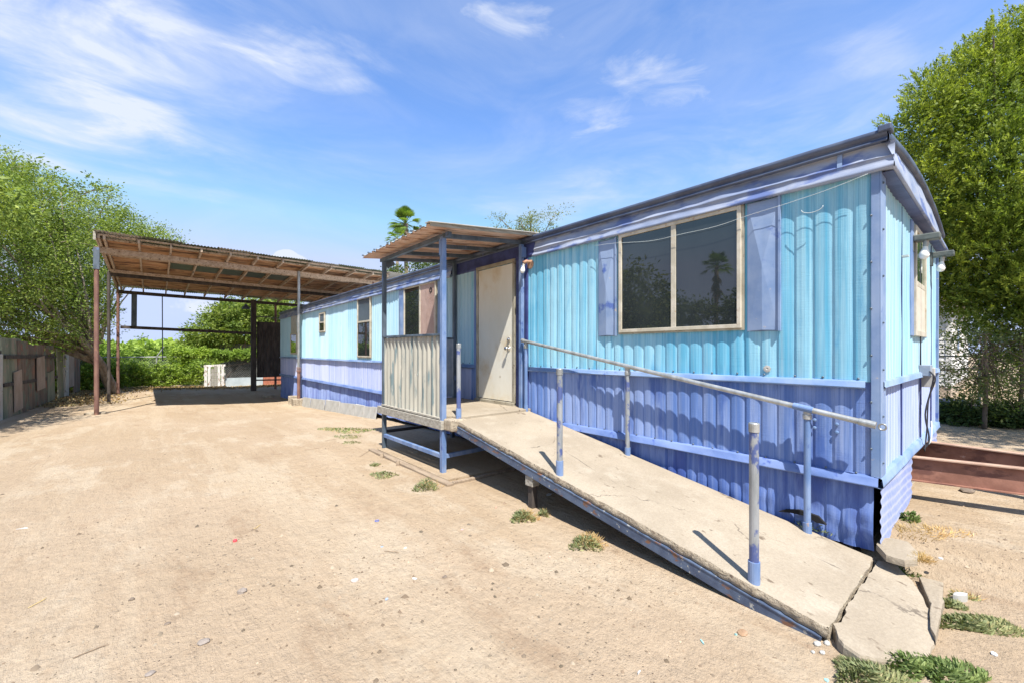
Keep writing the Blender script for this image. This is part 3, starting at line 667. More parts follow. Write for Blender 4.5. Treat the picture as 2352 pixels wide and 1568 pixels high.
# black torn hole in the skirting
hole = [(0.28, .10), (.33, .15), (.45, .165), (.55, .14), (.60, .11), (.52, .125), (.42, .13), (.34, .10)]
MB().add([(-.042, y, z - .02) for y, z in hole] + [(-.015, y, z - .02) for y, z in hole], [tuple(range(8))] + [(i, (i + 1) % 8, (i + 1) % 8 + 8, i + 8) for i in range(8)]).build('torn_gap', BLACKV, home)
# thin cord strung across the front
cord = []
for t in np.linspace(0, 1, 40):
    y = 2.44 * (1 - t) + .03 * t
    z = 2.585 * (1 - t) + 2.635 * t - .11 * math.sin(math.pi * min(1, t * 1.0)) + .02 * mnoise.noise(Vector((t * 5, 0, 0)))
    cord.append((-.075, y, z))
c_ = MB().tube(cord, .0019, 6)
lp = [( -.078, .36 + .07 * math.cos(a), 2.50 + .035 * math.sin(a) - .02) for a in np.linspace(math.pi, 2 * math.pi, 12)]
c_.tube(lp, .0026, 6)
tag(c_.build('clothes_line', WIRE, None, (-.075, 1.2, 2.5), smooth=True), 'thin white cord strung under the eave across the picture window', 'cord')

# ------------------------------------------------------------------ porch
X0, YN, YF = -1.29, 3.733, 5.41
porch = thing('porch', 'small raised entry porch with tin canopy and corrugated side rail', 'porch', (X0, YN, ground_z(X0, YN)))
def post(mb, x, y, z0, z1, w=.05): mb.box(x - w / 2, x + w / 2, y - w / 2, y + w / 2, z0, z1); return mb
post(MB(), X0, YN, -.10, 2.74, .058).build('post', STEELB, porch, bevel=.004)
post(MB(), X0, YF, -.10, 2.74, .055).build('post', DARKST, porch, bevel=.004)
post(MB(), -.06, YF, .5, 2.86, .055).build('post', DARKST, porch, bevel=.004)
post(MB(), -.075, YN - .03, .5, 2.84, .055).build('post', STEELB, porch, bevel=.004)
MB().box(X0 - .04, X0 + .012, YN - .012, YN + .03, 2.52, 2.70).build('bracket', STEELB, porch)
MB().box(-.11, -.03, YN - .08, YN - .05, 2.66, 2.80).build('bracket', STEELB, porch)
MB().bar((X0 + .03, YF, 2.66), (X0 + .14, YF, 2.74), .02, .10, (0, 0, 1)).build('bracket', DARKST, porch)
for a, b in (((X0, YN, 2.755), (0, YN, 2.885)), ((X0, YF, 2.755), (0, YF, 2.885)), ((X0, 4.30, 2.755), (0, 4.30, 2.885)), ((X0, 4.88, 2.755), (0, 4.88, 2.885))):
    MB().bar(a, b, .045, .05).build('rafter', DARKST, porch)
MB().bar((X0, YN - .15, 2.745), (X0, YF + .1, 2.745), .05, .05).build('eave_beam', DARKST, porch)
MB().bar((-.02, YN - .1, 2.875), (-.02, YF + .1, 2.875), .04, .06).build('ledger', DARKST, porch)
# canopy corners (x,y,z)
def canopy(t, s):  # t along Y, s outward
    near = Vector((.03, 3.52, 2.95)).lerp(Vector((-1.60, 3.50, 2.775)), s)
    far = Vector((.03, 5.75, 2.955)).lerp(Vector((-1.47, 5.82, 2.815)), s)
    return near.lerp(far, t)
nt2, ns2 = 150, 14
P = np.zeros((nt2, ns2, 3)); P2 = np.zeros_like(P)
for i in range(nt2):
    for j in range(ns2):
        t = i / (nt2 - 1); s = j / (ns2 - 1)
        s2 = s * (1 + .012 * math.sin(i * .55)) if j == ns2 - 1 else s
        p = canopy(t, s2); h = .009 * math.sin(2 * math.pi * t * 30) + .008 * mnoise.noise(Vector((t * 6, s * 3, 3)))
        P[i, j] = (p.x, p.y, p.z + h + .012); P2[i, j] = (p.x, p.y, p.z + h)
grid_mesh(P, 'roof_sheet', SHEETT, porch); grid_mesh(P2, 'roof_underside', PORCHU, porch)
MB().bar(canopy(0, 0) + Vector((0, -.01, .0)), canopy(0, 1) + Vector((0, -.01, .0)), .018, .035).build('canopy_trim', WOODG, porch)
MB().bar(canopy(0, .0) + Vector((0, 0, .022)), canopy(0, 1.02) + Vector((0, 0, .022)), .10, .008).build('canopy_flashing', GREYW, porch)
b = MB()
for t in np.linspace(.1, .98, 9): b.box(canopy(t, 1).x - .012, canopy(t, 1).x + .012, canopy(t, 1).y - .008, canopy(t, 1).y + .008, canopy(t, 1).z + .02, canopy(t, 1).z + .04)
b.build('roof_fixing', DARKST, porch)
# deck
DZ = .622
MB().prism([(X0 + .035, YF + .05), (X0 + .035, YN + .03), (X0 + .10, YN - .03), (X0 + .1, YN - .17), (-.03, YN - .17), (-.03, YF + .05)], DZ - .085, DZ - .001).build('deck_slab', CONC, porch, bevel=.008)
MB().box(X0 - .055, X0 + .0, YN - .045, YF + .13, .468, .573).build('rim_board', WOODG, porch, bevel=.004)
MB().box(X0 - .02, X0 + .20, YN - .215, YN - .030, .462, .600).build('corner_mortar', CONCE, porch, bevel=.02)
rr = MB(); rr.box(X0, -.02, YF - .02, YF + .03, .47, .54); rr.box(-.09, -.03, YN, YF, .47, .54); rr.build('deck_frame', DARKST, porch)
for y in (4.3, 4.9): MB().box(X0, -.05, y - .02, y + .02, .49, .535).build('joist', DARKST, porch)
# corrugated rail panel
n = 150; ys = np.linspace(YN + .03, YF - .01, n); zs = np.linspace(.60, 1.575, 12)
Yg, Zg = np.meshgrid(ys, zs, indexing='ij'); ph = 2 * np.pi * (Yg) / .118
Hh = .016 * np.tanh(2.2 * np.sin(ph)) + .004 * vnoise(Yg, Zg, 3, 2)
tilt = 0
grid_mesh(np.stack([X0 + .005 + Hh, Yg, Zg], -1), 'side_panel', PANEL, porch)
MB().bar((X0 - .005, YN, 1.585), (X0 - .005, YF, 1.60), .045, .028).build('top_rail', DARKST, porch, bevel=.003)
MB().bar((X0 - .015, YN + .02, .592), (X0 - .015, YF + .02, .598), .05, .02).build('bottom_rail', WOODG, porch)
MB().box(X0 + .02, -.08, YF - .02, YF + .02, 1.585, 1.615).build('top_rail', DARKST, porch)
siding('back_panel', GREYBOX, porch, 'E', X0 + .05, -.09, .64, 1.59, YF, nz=3, d=.01)
# low steel braces
MB().bar((X0, YN, .145), (X0, YF, .145), .045, .045).build('brace', STEELB, porch)
MB().bar((X0, YN, .145), (-.10, YN + .05, .145), .045, .045).build('brace', STEELB, porch)
MB().bar((X0, YF, .20), (-.10, YF, .20), .045, .045).build('brace', BLACKC, porch)
for y, s in ((YN, 1), (YF, -1)):
    MB().add([(X0 - .027, y - .026, .46), (X0 + .026, y - .026, .46), (X0 + .026, y + .026, .46), (X0 - .027, y + .026, .46)] + [], [(0, 1, 2, 3)]).build('gusset', STEELB, porch)
post(MB(), -.10, YN + .05, -.08, .5, .05).build('post', DARKST, porch)
post(MB(), -.10, YF, -.08, .5, .05).build('post', DARKST, porch)

# ------------------------------------------------------------------ pad under the porch
gp = -.055
pad = thing('concrete_pad', 'low dirt-covered pad edged with weathered boards under the porch', 'pad', (-.7, 4.4, -.1))
MB().prism([(-1.40, 5.40), (-1.41, 3.45), (-.05, 3.40), (-.05, 5.40)], -.16, gp + .012).build('pad_slab', SAND, pad)
MB().bar((-1.455, 5.50, gp - .03), (-1.455, 3.30, gp - .03), .085, .085, nseg=6).build('form_board', WOODB, pad, bevel=.008)
MB().bar((-1.40, 3.345, gp - .03), (-.05, 3.34, gp - .03), .05, .085, nseg=4).build('form_board', WOODB, pad, bevel=.006)
for y in (4.95, 4.45): MB().bar((-1.53, y, -.16), (-1.515, y + .02, .0 - .01), .045, .03).build('stake', WOODB, pad, bevel=.006)

# ------------------------------------------------------------------ ramp
def rz(y): return -.06 + .182 * y
ramp = thing('ramp', 'long sloping concrete wheelchair ramp with pipe handrail leading to the porch', 'ramp', (-.65, 0, -.1))
YT = YN - .17; XO, XI = -1.215, -.055
nx, ny = 40, 130
edge_n = lambda y, s: .010 * mnoise.noise(Vector((y * 5, s, 1))) + .006 * mnoise.noise(Vector((y * 21, s, 1)))
ys = np.linspace(0.0, YT, ny); xs = np.linspace(0, 1, nx)
P = np.zeros((ny, nx, 3))
for i, y in enumerate(ys):
    xo = XO + edge_n(y, 1); xi = XI
    for j, t in enumerate(xs):
        x = xo * (1 - t) + xi * t
        P[i, j] = (x, y + (.015 * mnoise.noise(Vector((x * 6, 0, 5))) if i == 0 else 0), rz(y) + .0025 * mnoise.noise(Vector((x * 3, y * 3, 2))))
top = grid_mesh(P, 'ramp_surface', CONC, ramp, flip=True)
# rough slab edge (outer) as a real lip
E = np.zeros((ny, 5, 3))
for i, y in enumerate(ys):
    xo = P[i, 0, 0]; r1 = edge_n(y * 2.3, 3); r2 = edge_n(y * 1.7, 5)
    E[i] = [(xo, y, P[i, 0, 2]), (xo - .004 + r1, y, rz(y) - .012), (xo - .002 + r2, y, rz(y) - .03), (xo - .006 + r1 * 1.5, y, rz(y) - .052), (xo + .02, y, rz(y) - .060)]
grid_mesh(E, 'slab_edge', CONCE, ramp, smooth=False)
MB().add([(XO + .02, 0.0, rz(0) - .005), (XI, 0.0, rz(0) - .005), (XI, YT, rz(YT) - .005), (XO + .02, YT, rz(YT) - .005), (XO + .02, 0.0, rz(0) - .075), (XI, 0.0, rz(0) - .075), (XI, YT, rz(YT) - .075), (XO + .02, YT, rz(YT) - .075)],
         [(3, 2, 1, 0), (4, 5, 6, 7), (0, 1, 5, 4), (1, 2, 6, 5), (2, 3, 7, 6), (3, 0, 4, 7)]).build('ramp_slab', CONCE, ramp)
def sl(x, y, dz=0): return Vector((x, y, rz(y) + dz))
ch = MB(); nrm = Vector((0, -.182, 1)).normalized()
ch.bar(sl(XO - .012, .03, -.098), sl(XO - .012, YT + .02, -.098), .008, .075, nrm); ch.bar(sl(XO + .01, .03, -.062), sl(XO + .01, YT, -.062), .06, .007, nrm); ch.bar(sl(XO + .01, .03, -.136), sl(XO + .01, YT, -.136), .05, .007, nrm)
ch.build('side_channel', BRAIL, ramp)
ch = MB(); ch.bar(sl(XI - .03, .03, -.10), sl(XI - .03, YT, -.10), .01, .075, nrm); ch.build('side_channel', BRAIL, ramp)
for y in np.arange(.4, 3.5, .6): MB().bar(sl(XO + .01, y, -.10), sl(XI - .03, y, -.10), .04, .05, nrm).build('cross_joist', DARKST, ramp)
MB().box(XO - .005, XO + .09, 2.26, 2.36, rz(2.3) - .235, rz(2.3) - .138).build('support_block', WOODG, ramp, bevel=.004)
MB().box(XO + .015, XO + .08, 2.28, 2.34, ground_z(XO, 2.3) - .02, rz(2.3) - .235).build('support_block', DARKT, ramp)
for y, zt in ((3.59, 1.475), (1.965, 1.232), (.375, .958)):
    zb = rz(y) - .04
    p = MB().tube([(-1.165, y, zb), (-1.165, y, zt)], .0265, 16).build('stub_post', PIPEB, ramp, smooth=False)
    s_ = MB().tube([(-1.165, y, zb), (-1.165, y, zb + .165)], .033, 16); s_.build('sleeve', STEELB, p)
    MB().lathe((-1.165, y, zt), [(.030, -.05), (.030, .0), (.027, .004), (.019, .004), (.018, -.02)], 16).build('collar', PIPE, p)
for y, zt in ((3.585, 1.50), (1.99, 1.215), (.385, .945)):
    p = MB().tube([(-.10, y, rz(y) - .04), (-.10, y, zt - .01)], .0235, 16).build('rail_post', STEELB if y != 1.99 else PIPEB, ramp)
    MB().tube([(-.10, y, rz(y) - .03), (-.10, y, rz(y) + .075)], .030, 16).build('sleeve', STEELB, p)
    MB().lathe((-.10, y, zt), [(.026, -.075), (.032, -.07), (.032, -.04), (.028, -.035), (.028, .015)], 14).build('clamp', PIPE, p)
hr = MB(); hy0, hz0, hy1, hz1 = 3.63, 1.530, -.02, .880
A = Vector((-.115, hy0, hz0)); B = Vector((-.115, hy1, hz1))
hr.tube([A, A.lerp(B, .5) - Vector((0, 0, .004)), B], .0215, 16); rail = hr.build('handrail', PIPE, ramp, smooth=False)
d_ = (B - A).normalized()
MB().tube([A.lerp(B, .865), A.lerp(B, .90)], .026, 16).build('coupling', STEELB, rail)
MB().tube([A.lerp(B, .975), B], .026, 16).build('coupling', PIPE, rail)
eye = MB(); ec = B + d_ * .035; pts = [ec + Vector((0, math.cos(a) * .020, math.sin(a) * .020)) for a in np.linspace(0, 2 * math.pi, 17)]; eye.tube(pts, .006, 6); eye.build('end_eye', PIPE, rail)
MB().tube([A - d_ * .02, A + d_ * .03], .027, 14).build('coupling', PIPE, rail)

# ------------------------------------------------------------------ broken slabs at the ramp foot
def chunk(name, poly, ztop, zbot, label, cat, group=None, mat=CONC, rough=.026, bev=.012):
    cx = sum(p[0] for p in poly) / len(poly); cy = sum(p[1] for p in poly) / len(poly)
    # refine outline
    pts = []
    for i in range(len(poly)):
        a = Vector(poly[i]); b = Vector(poly[(i + 1) % len(poly)]); n = max(2, int((b - a).length / .03))
        for k_ in range(n):
            p = a.lerp(b, k_ / n); w = rough * mnoise.noise(Vector((p.x * 14, p.y * 14, 2))) * (0 if k_ == 0 else 1)
            nn = Vector((p.x - cx, p.y - cy)).normalized(); pts.append((p.x + nn.x * w, p.y + nn.y * w))
    m = MB(); n = len(pts)
    zt = ztop if callable(ztop) else (lambda x, y: ztop)
    rings = [(1.0, lambda x, y: zbot), (1.006, lambda x, y: zt(x, y) * .4 + zbot * .6), (1.0, lambda x, y: zt(x, y) - .012), (.985, lambda x, y: zt(x, y)), (.6, lambda x, y: zt(x, y) + .002), (.25, lambda x, y: zt(x, y) + .001)]
    vs = []
    for s, f in rings:
        for (x, y) in pts:
            X_, Y_ = cx + (x - cx) * s, cy + (y - cy) * s; vs.append((X_, Y_, f(X_, Y_)))
    fs = [(r * n + i, r * n + (i + 1) % n, (r + 1) * n + (i + 1) % n, (r + 1) * n + i) for r in range(len(rings) - 1) for i in range(n)]
    fs.append(tuple((len(rings) - 1) * n + i for i in range(n)))
    m.add(vs, fs); o = m.build(name, mat, None, (cx, cy, zbot)); return tag(o, label, cat, group)
S = [onZ(*p, -.085) for p in [(2018, 1290), (2062, 1297), (2100, 1330), (2137, 1385), (2150, 1440), (2140, 1472)]]
S2 = [onZ(*p, -.12) for p in [(2135, 1500), (2085, 1516), (2030, 1520), (1975, 1516), (1925, 1482), (1912, 1452)]]
poly = [(p.x, p.y) for p in S + S2] + [(-1.19, -.025), (-.6, -.022), (-.08, -.025)]
poly = poly[:len(S + S2)] + [(-1.17, -.02), (-.65, -.015)]
slab_top = lambda x, y: -.066 + .16 * (y) - .02 * max(0, -(x + .9)) - .03 * max(0, -y - .2)
chunk('broken_slab', poly, slab_top, -.24, 'broken concrete slab tilted at the foot of the ramp', 'concrete slab')
def flat(px, py, ax, ay, h, label, cat, mat=STONE, n=8, seed=0, name='stone', rot=0, group=None):
    c = onG(px, py); r0 = random.Random(seed * 7 + 3)
    pl = []
    for i in range(n):
        a = 2 * math.pi * i / n; q = r0.uniform(.82, 1.1); x = ax * math.cos(a) * q; y = ay * math.sin(a) * q
        pl.append((c.x + x * math.cos(rot) - y * math.sin(rot), c.y + x * math.sin(rot) + y * math.cos(rot)))
    return chunk(name, pl, c.z + h, c.z - .03, label, cat, group, mat, .006)
chunk('broken_slab', [(onZ(*p, -.10).x, onZ(*p, -.10).y) for p in [(2112, 1322), (2168, 1336), (2166, 1395), (2150, 1462), (2138, 1440), (2136, 1380)]] , -.10, -.22, 'small pale concrete offcut wedged behind the tilted slab', 'concrete slab', mat=CONC)
flat(2062, 1262, .24, .12, .012, 'flat grey flagstone beside the trailer corner skirting', 'stone', CONC, seed=4, rot=.3)
flat(2207, 1378, .055, .022, .04, 'pale broken concrete chunk lying by the spreading weeds', 'rubble', GREYW, seed=5, rot=-.55, name='concrete_chunk')

# ------------------------------------------------------------------ cement boards along the skirting base
cb = [(700, 13.9, 14.75, .30), (800, 10.0, 11.05, .28), (832, 11.1, 12.3, .30), (845, 9.35, 9.95, .27), (855, 8.95, 9.32, .26), (862, 8.62, 8.92, .27), (760, 12.4, 13.8, .30)]
lab = {0: 'pale cement board at skirting base, the one next to the carport post footing', 1: 'pale cement board at skirting base left of the three narrow pieces', 2: 'cement board with clipped grey corner against the blue skirting',
       3: 'short cement board at skirting base, widest of the three narrow pieces', 4: 'narrow cement board between two others near the porch', 5: 'narrowest cement board at skirting base, nearest the porch', 6: 'long cement board at skirting base beside the boards by the carport post'}
for i, (px, y0, y1, h) in enumerate(cb):
    g0, g1 = gl(y0), gl(y1); m = MB(); x = -.10
    m.add([(x, y0, g0 - .04), (x, y1, g1 - .04), (x + .05, y1, g1 + h + rnd.uniform(-.02, .02)), (x + .05, y0, g0 + h), (x - .022, y0, g0 - .04), (x - .022, y1, g1 - .04), (x + .028, y1, g1 + h), (x + .028, y0, g0 + h)],
          [(0, 1, 2, 3), (7, 6, 5, 4), (4, 5, 1, 0), (5, 6, 2, 1), (6, 7, 3, 2), (7, 4, 0, 3)])
    tag(m.build('cement_board', GREYW, None, (x, (y0 + y1) / 2, g0), bevel=.003), lab[i], 'board', 'cement boards along the skirting')

# ------------------------------------------------------------------ carport
def zb(x, y): return 4.12 - .012 * (x + 5) - .051 * (y - 15.1)
car = thing('carport', 'tall open carport with rusty brown board ceiling on pipe posts', 'carport', (-2, 18, -.35))
YA, YM, YR = 15.05, 18.4, 22.05
def cpost(x, y, r, mat, sq=False, z1=None, lab=None, lean=(0, 0)):
    g = ground_z(x, y); z1 = z1 or zb(x, y) + .02
    m = MB()
    if sq: m.bar((x, y, g - .05), (x + lean[0], y, z1), r * 2, r * 2, (1, 0, 0))
    else: m.tube([(x, y, g - .05), (x + lean[0], y + lean[1], z1)], r, 12)
    o = m.build('post', mat, car)
    if lab: o['label'] = lab
    return o
pA = cpost(-5.06, YA, .052, RUSTP, lab='rust-red pipe post at the front left')
MB().box(-5.12, -5.00, YA - .06, YA + .06, 3.55, zb(-5, YA)).build('post_cap', DARKST, pA)
pB = cpost(-.15, YA - .05, .045, PIPE, lab='grey-white pipe post beside the trailer')
MB().tube([(-.15, YA - .05, -.4), (-.15, YA - .05, .75)], .051, 12).build('rust_base', RUSTP, pB)
w_ = MB()
for z in (.70, .74, .79, .83): w_.lathe((-.15, YA - .05, z), [(.075, -.012), (.085, 0), (.075, .012)], 12, (.1, .05, 1))
w_.build('wire_wrap', RUSTP, pB)
cpost(-5.02, YM, .045, DARKT); cpost(-4.97, YR, .05, RUSTP); cpost(-.39, YR - .1, .10, DARKT, sq=True, lab='thick dark square timber post'); cpost(.57, YR + .2, .05, RUSTP); cpost(2.45, YA, .05, RUSTP, z1=4.0)
def beam(y, x0, x1, w, h, mat, dz=0, nseg=6):
    return MB().bar((x0, y, zb(x0, y) + h / 2 + dz - .12), (x1, y, zb(x1, y) + h / 2 + dz - .12), w, h, nseg=nseg, sag=.01).build('beam', mat, car, bevel=.006)
beam(YA, -5.04, 2.7, .07, .15, RAFT); beam(YA + .08, -4.9, 1.6, .05, .14, RAFT, -.01); beam(YM, -5.03, 2.7, .07, .12, DARKT, 0); beam(YR, -5.0, 2.7, .09, .13, DARKT)
beam(18.0, -4.96, 2.6, .05, .10, RAFT, .05)
rx = [-4.96, -4.86, -4.20, -3.54, -2.87, -2.18, -1.49, -.80, -.05, .65, 1.45, 2.1, 2.65]
YE = 14.15; YB = 22.35
for i, x in enumerate(rx):
    MB().bar((x, YE, zb(x, YE) + .085), (x + rnd.uniform(-.03, .03), YB, zb(x, YB) + .085), .045, .095, nseg=6, sag=rnd.uniform(0, .02)).build('rafter', RAFT, car)
# purlins and boards
for j, y in enumerate((14.22, 14.62, 16.5, 19.6, 21.6)):
    MB().bar((-4.98, y, zb(-4.98, y) + .150), (2.72, y, zb(2.72, y) + .150), .075, .035, nseg=5, sag=-.005).build('purlin', RAFT, car)
def under(x0, x1, y0, y1, mat, name, dz, amp=.004):
    m = MB(); c = [(x0, y0), (x1, y0), (x1, y1), (x0, y1)]
    m.add([(x, y, zb(x, y) + dz) for x, y in c] + [(x, y, zb(x, y) + dz + .012) for x, y in c], [(3, 2, 1, 0), (4, 5, 6, 7), (0, 1, 5, 4), (1, 2, 6, 5), (2, 3, 7, 6), (3, 0, 4, 7)])
    return m.build(name, mat, car)
bx_ = [-5.0, -4.2, -2.87, -1.49, -.05, 1.45, 2.72]
for i in range(6):
    for y0, y1 in ((14.75, 17.0), (17.02, 19.3), (19.32, 21.85)):
        under(bx_[i] + .006, bx_[i + 1] - .006, y0 + rnd.uniform(0, .03), y1, PLY, 'ceiling_board', .170 + .002 * (i % 2))
for x0, x1 in ((-3.5, -2.91), (-2.83, -2.22), (-2.14, -1.53), (-1.45, -.84), (-.76, -.09)):
    under(x0, x1, 16.55, 17.45, GREENP, 'skylight_panel', .135)
# corrugated metal top, irregular front edge
sx = -5.03
i = 0
while sx < 2.75:
    w = .84; nn = 60; u = np.linspace(0, w + .05, nn); vv = np.linspace(0, 1, 24)
    U, V = np.meshgrid(u, vv, indexing='ij'); yf = 14.0 + rnd.uniform(-.06, .10); yb = 22.42 + rnd.uniform(-.05, .12)
    Yg = yf + (yb - yf) * V + .0; Xg = sx + U
    Zg = 4.12 - .012 * (Xg + 5) - .051 * (Yg - 15.1) + .196 + .006 * (i % 2) + .012 * np.sin(2 * np.pi * U / .076) + .010 * vnoise(Xg, Yg, 1.5, i) + .012 * np.clip(.1 - V, 0, 1) * 10 * vnoise(Xg, Yg, 4, i)
    grid_mesh(np.stack([Xg, Yg, Zg], -1), 'roof_sheet', MOSSY if i % 3 else SHEETT, car)
    sx += w; i += 1
MB().bar((-5.01, YE, zb(-5.2, YE) + .10), (-5.0, YB, zb(-5.2, YB) + .10), .03, .14).build('side_board', RAFT, car)
MB().bar((-5.03, YE - .02, zb(-5.2, YE) - .02), (-5.03, YE - .02, zb(-5.2, YE) + .19), .07, .05, (1, 0, 0)).build('corner_board', WOODG, car)
# back frame
lb = (-4.9, YR - .02, 2.33); rb = (-.45, YR - .1, 2.20)
MB().bar(lb, rb, .06, .12).build('rear_crossbeam', DARKT, car)
x308 = onY(308, 700, YR).x
MB().bar((x308, YR, 2.33), (x308 + .01, YR, zb(x308, YR)), .17, .06, (0, 1, 0)).build('hanging_post', DARKST, car)
x373 = onY(373, 700, YR).x
MB().tube([(x373, YR, zb(x373, YR) - .1), (x373 + .01, YR, 1.0)], .018, 8).build('hanging_pipe', DARKST, car)
o = siding('wall_sheet', DARKT, car, 'E', onY(590, 800, YR).x, onY(645, 800, YR).x, onY(615, 865, YR).z, onY(615, 740, YR).z, YR, p=.11, d=.014, nz=3)
MB().bar((-.4, YR, .06), (1.1, YR, .02), .06, .06).build('wall_rail', DARKT, car)
MB().bar((-.4, YR - .02, 3.0), (1.1, YR - .02, 2.95), .06, .05).build('wall_rail', MOSSY, car)
lx = onY(565, 705, YR - .3)
hl = MB().lathe(lx, [(.05, .12), (.06, .06), (.14, -.02), (.16, -.10)], 14).build('hanging_lamp', DARKST, car)
MB().tube([lx + Vector((0, 0, .1)), lx + Vector((0, 0, .3))], .01, 6).build('lamp_stem', DARKT, hl)
ft = thing('post_footing', 'square concrete footing under the carport post beside the trailer', 'footing', (-.17, YA - .05, -.44))
MB().prism([(-.36, YA - .25), (-.33, YA + .17), (-.01, YA + .16), (.0, YA - .24)], -.55, -.21).build('footing_block', CONCE, ft, bevel=.015)
MB().prism([(-.36, YA + .45), (-.30, YA + .75), (-.02, YA + .72), (-.05, YA + .44)], -.55, -.17).build('footing_block', CONCE, ft, bevel=.015)
flat(618, 912, .25, .18, .09, 'dark earth lump in carport shade beside the trailer end', 'rubble', CONCE, seed=9, name='rubble_lump')
flat(222, 950, .26, .16, .05, 'rough concrete footing at the foot of the front left carport post', 'footing', CONCE, seed=11, name='concrete_footing')

# ------------------------------------------------------------------ salvage fence at left
sf = thing('salvage_fence', 'patchwork fence of old doors and metal sheets in tree shade at left', 'fence', (-6.6, 18, -.3))
def fx(y): return -6.74 + .05 * (y - 15.5)
GREENSH = surf('grey_green_sheet', (.15, .17, .115), (.24, .25, .175), (2, 3, .5), .7, c3=(.28, .23, .17), scale3=(3, 3, 2), lo3=.5, hi3=.6, bump=.4, bscale=(8, 8, 2))
BROWNSH = surf('brown_green_sheet', (.13, .095, .07), (.21, .155, .115), (2, 2.5, .6), .8, c3=(.15, .16, .12), scale3=(2.5, 2.5, 2), lo3=.5, hi3=.58, c4=(.24, .12, .08), scale4=(3, 3, 2), lo4=.55, hi4=.62, bump=.5, bscale=(8, 8, 2))
PALED = surf('pale_worn_door', (.46, .44, .40), (.55, .53, .49), (2, 2, 3), .7, c3=(.3, .24, .19), scale3=(9, 9, 9), lo3=.6, hi3=.68)
TANSH = surf('tan_pink_board', (.32, .24, .18), (.40, .31, .25), (3, 3, 2), .8)
fpan = [(10.5, 12.1, 1.55, BROWNSH, 0), (12.12, 13.7, 1.62, PALED, 0), (13.72, 15.45, 1.32, PALED, 0), (15.5, 17.0, 1.72, GREENSH, .04), (17.0, 17.9, 1.66, BROWNSH, 0), (17.95, 20.9, 1.58, BROWNSH, .03), (21.5, 22.3, 1.48, GREENSH, .05), (22.3, 23.1, 1.30, PALED, 0), (23.1, 24.0, 1.52, TANSH, 0), (24.0, 25.2, 1.20, BROWNSH, 0)]
for i, (y0, y1, zt, mt, lean) in enumerate(fpan):
    y0 -= .35 * (i > 3); y1 -= .35 * (i > 3)
    zb0 = ground_z(-6.7, y0) - .03 + (.35 if i == 8 else 0)
    n = 24; ys = np.linspace(y0, y1, n); m = MB(); vs = []; fs = []
    for k_, y in enumerate(ys):
        wob = .012 * mnoise.noise(Vector((y * 3, i, 0))) + (.012 * math.sin(y * 30) if mt in (BROWNSH, GREENSH) else 0)
        x = fx(y) + wob; top_ = zt + .03 * mnoise.noise(Vector((y * 2, i, 4)))
        vs += [(x, y, zb0), (x - lean, y, top_), (x - .03, y, zb0), (x - .03 - lean, y, top_)]
    for k_ in range(n - 1):
        a = k_ * 4; fs += [(a, a + 4, a + 5, a + 1), (a + 2, a + 3, a + 7, a + 6), (a + 1, a + 5, a + 7, a + 3)]
    fs += [(0, 1, 3, 2), ((n - 1) * 4, (n - 1) * 4 + 2, (n - 1) * 4 + 3, (n - 1) * 4 + 1)]
    p = m.add(vs, fs).build('fence_panel', mt, sf)
    if i in (2, 7):
        t = MB(); yy0, yy1 = y0 + .08, y1 - .08
        for za, zc in ((-.1, .55), (.62, zt - .1)): t.box(fx(y0) + .012, fx(y0) + .03, yy0, yy1, za, za + .05); t.box(fx(y0) + .012, fx(y0) + .03, yy0, yy1, zc - .05, zc)
        t.box(fx(y0) + .012, fx(y0) + .03, yy0, yy0 + .06, -.1, zt - .1); t.box(fx(y0) + .012, fx(y0) + .03, yy1 - .06, yy1, -.1, zt - .1)
        t.build('door_moulding', WOODW, p)
for y0, y1, z0, z1, mt in ((18.3, 19.2, .2, 1.25, TANSH), (19.5, 20.4, -.25, .75, GREENSH), (16.2, 16.9, -.2, .9, TANSH), (13.0, 13.5, .1, 1.0, BROWNSH)):
    MB().add([(fx(y0) + .035, y0, z0), (fx(y1) + .035, y1, z0 + .04), (fx(y1) + .02, y1 - .05, z1), (fx(y0) + .02, y0 + .04, z1 - .06), (fx(y0) + .02, y0, z0), (fx(y1) + .02, y1, z0 + .04), (fx(y1) + .005, y1 - .05, z1), (fx(y0) + .005, y0 + .04, z1 - .06)], [(0, 1, 2, 3), (7, 6, 5, 4), (0, 4, 5, 1), (1, 5, 6, 2), (2, 6, 7, 3), (3, 7, 4, 0)]).build('patch_sheet', mt, sf)
for y0, y1, z in ((15.5, 20.9, .55), (15.6, 20.7, 1.25)): MB().bar((fx(y0) + .0, y0, z), (fx(y1) + .0, y1, z - .05), .09, .035, (1, 0, 0)).build('fence_rail', DARKT, sf)
for y in (12.1, 15.47, 17.0, 20.75, 23.0): post(MB(), fx(y) - .07, y, -.4, 1.4, .07).build('fence_post', DARKT, sf)

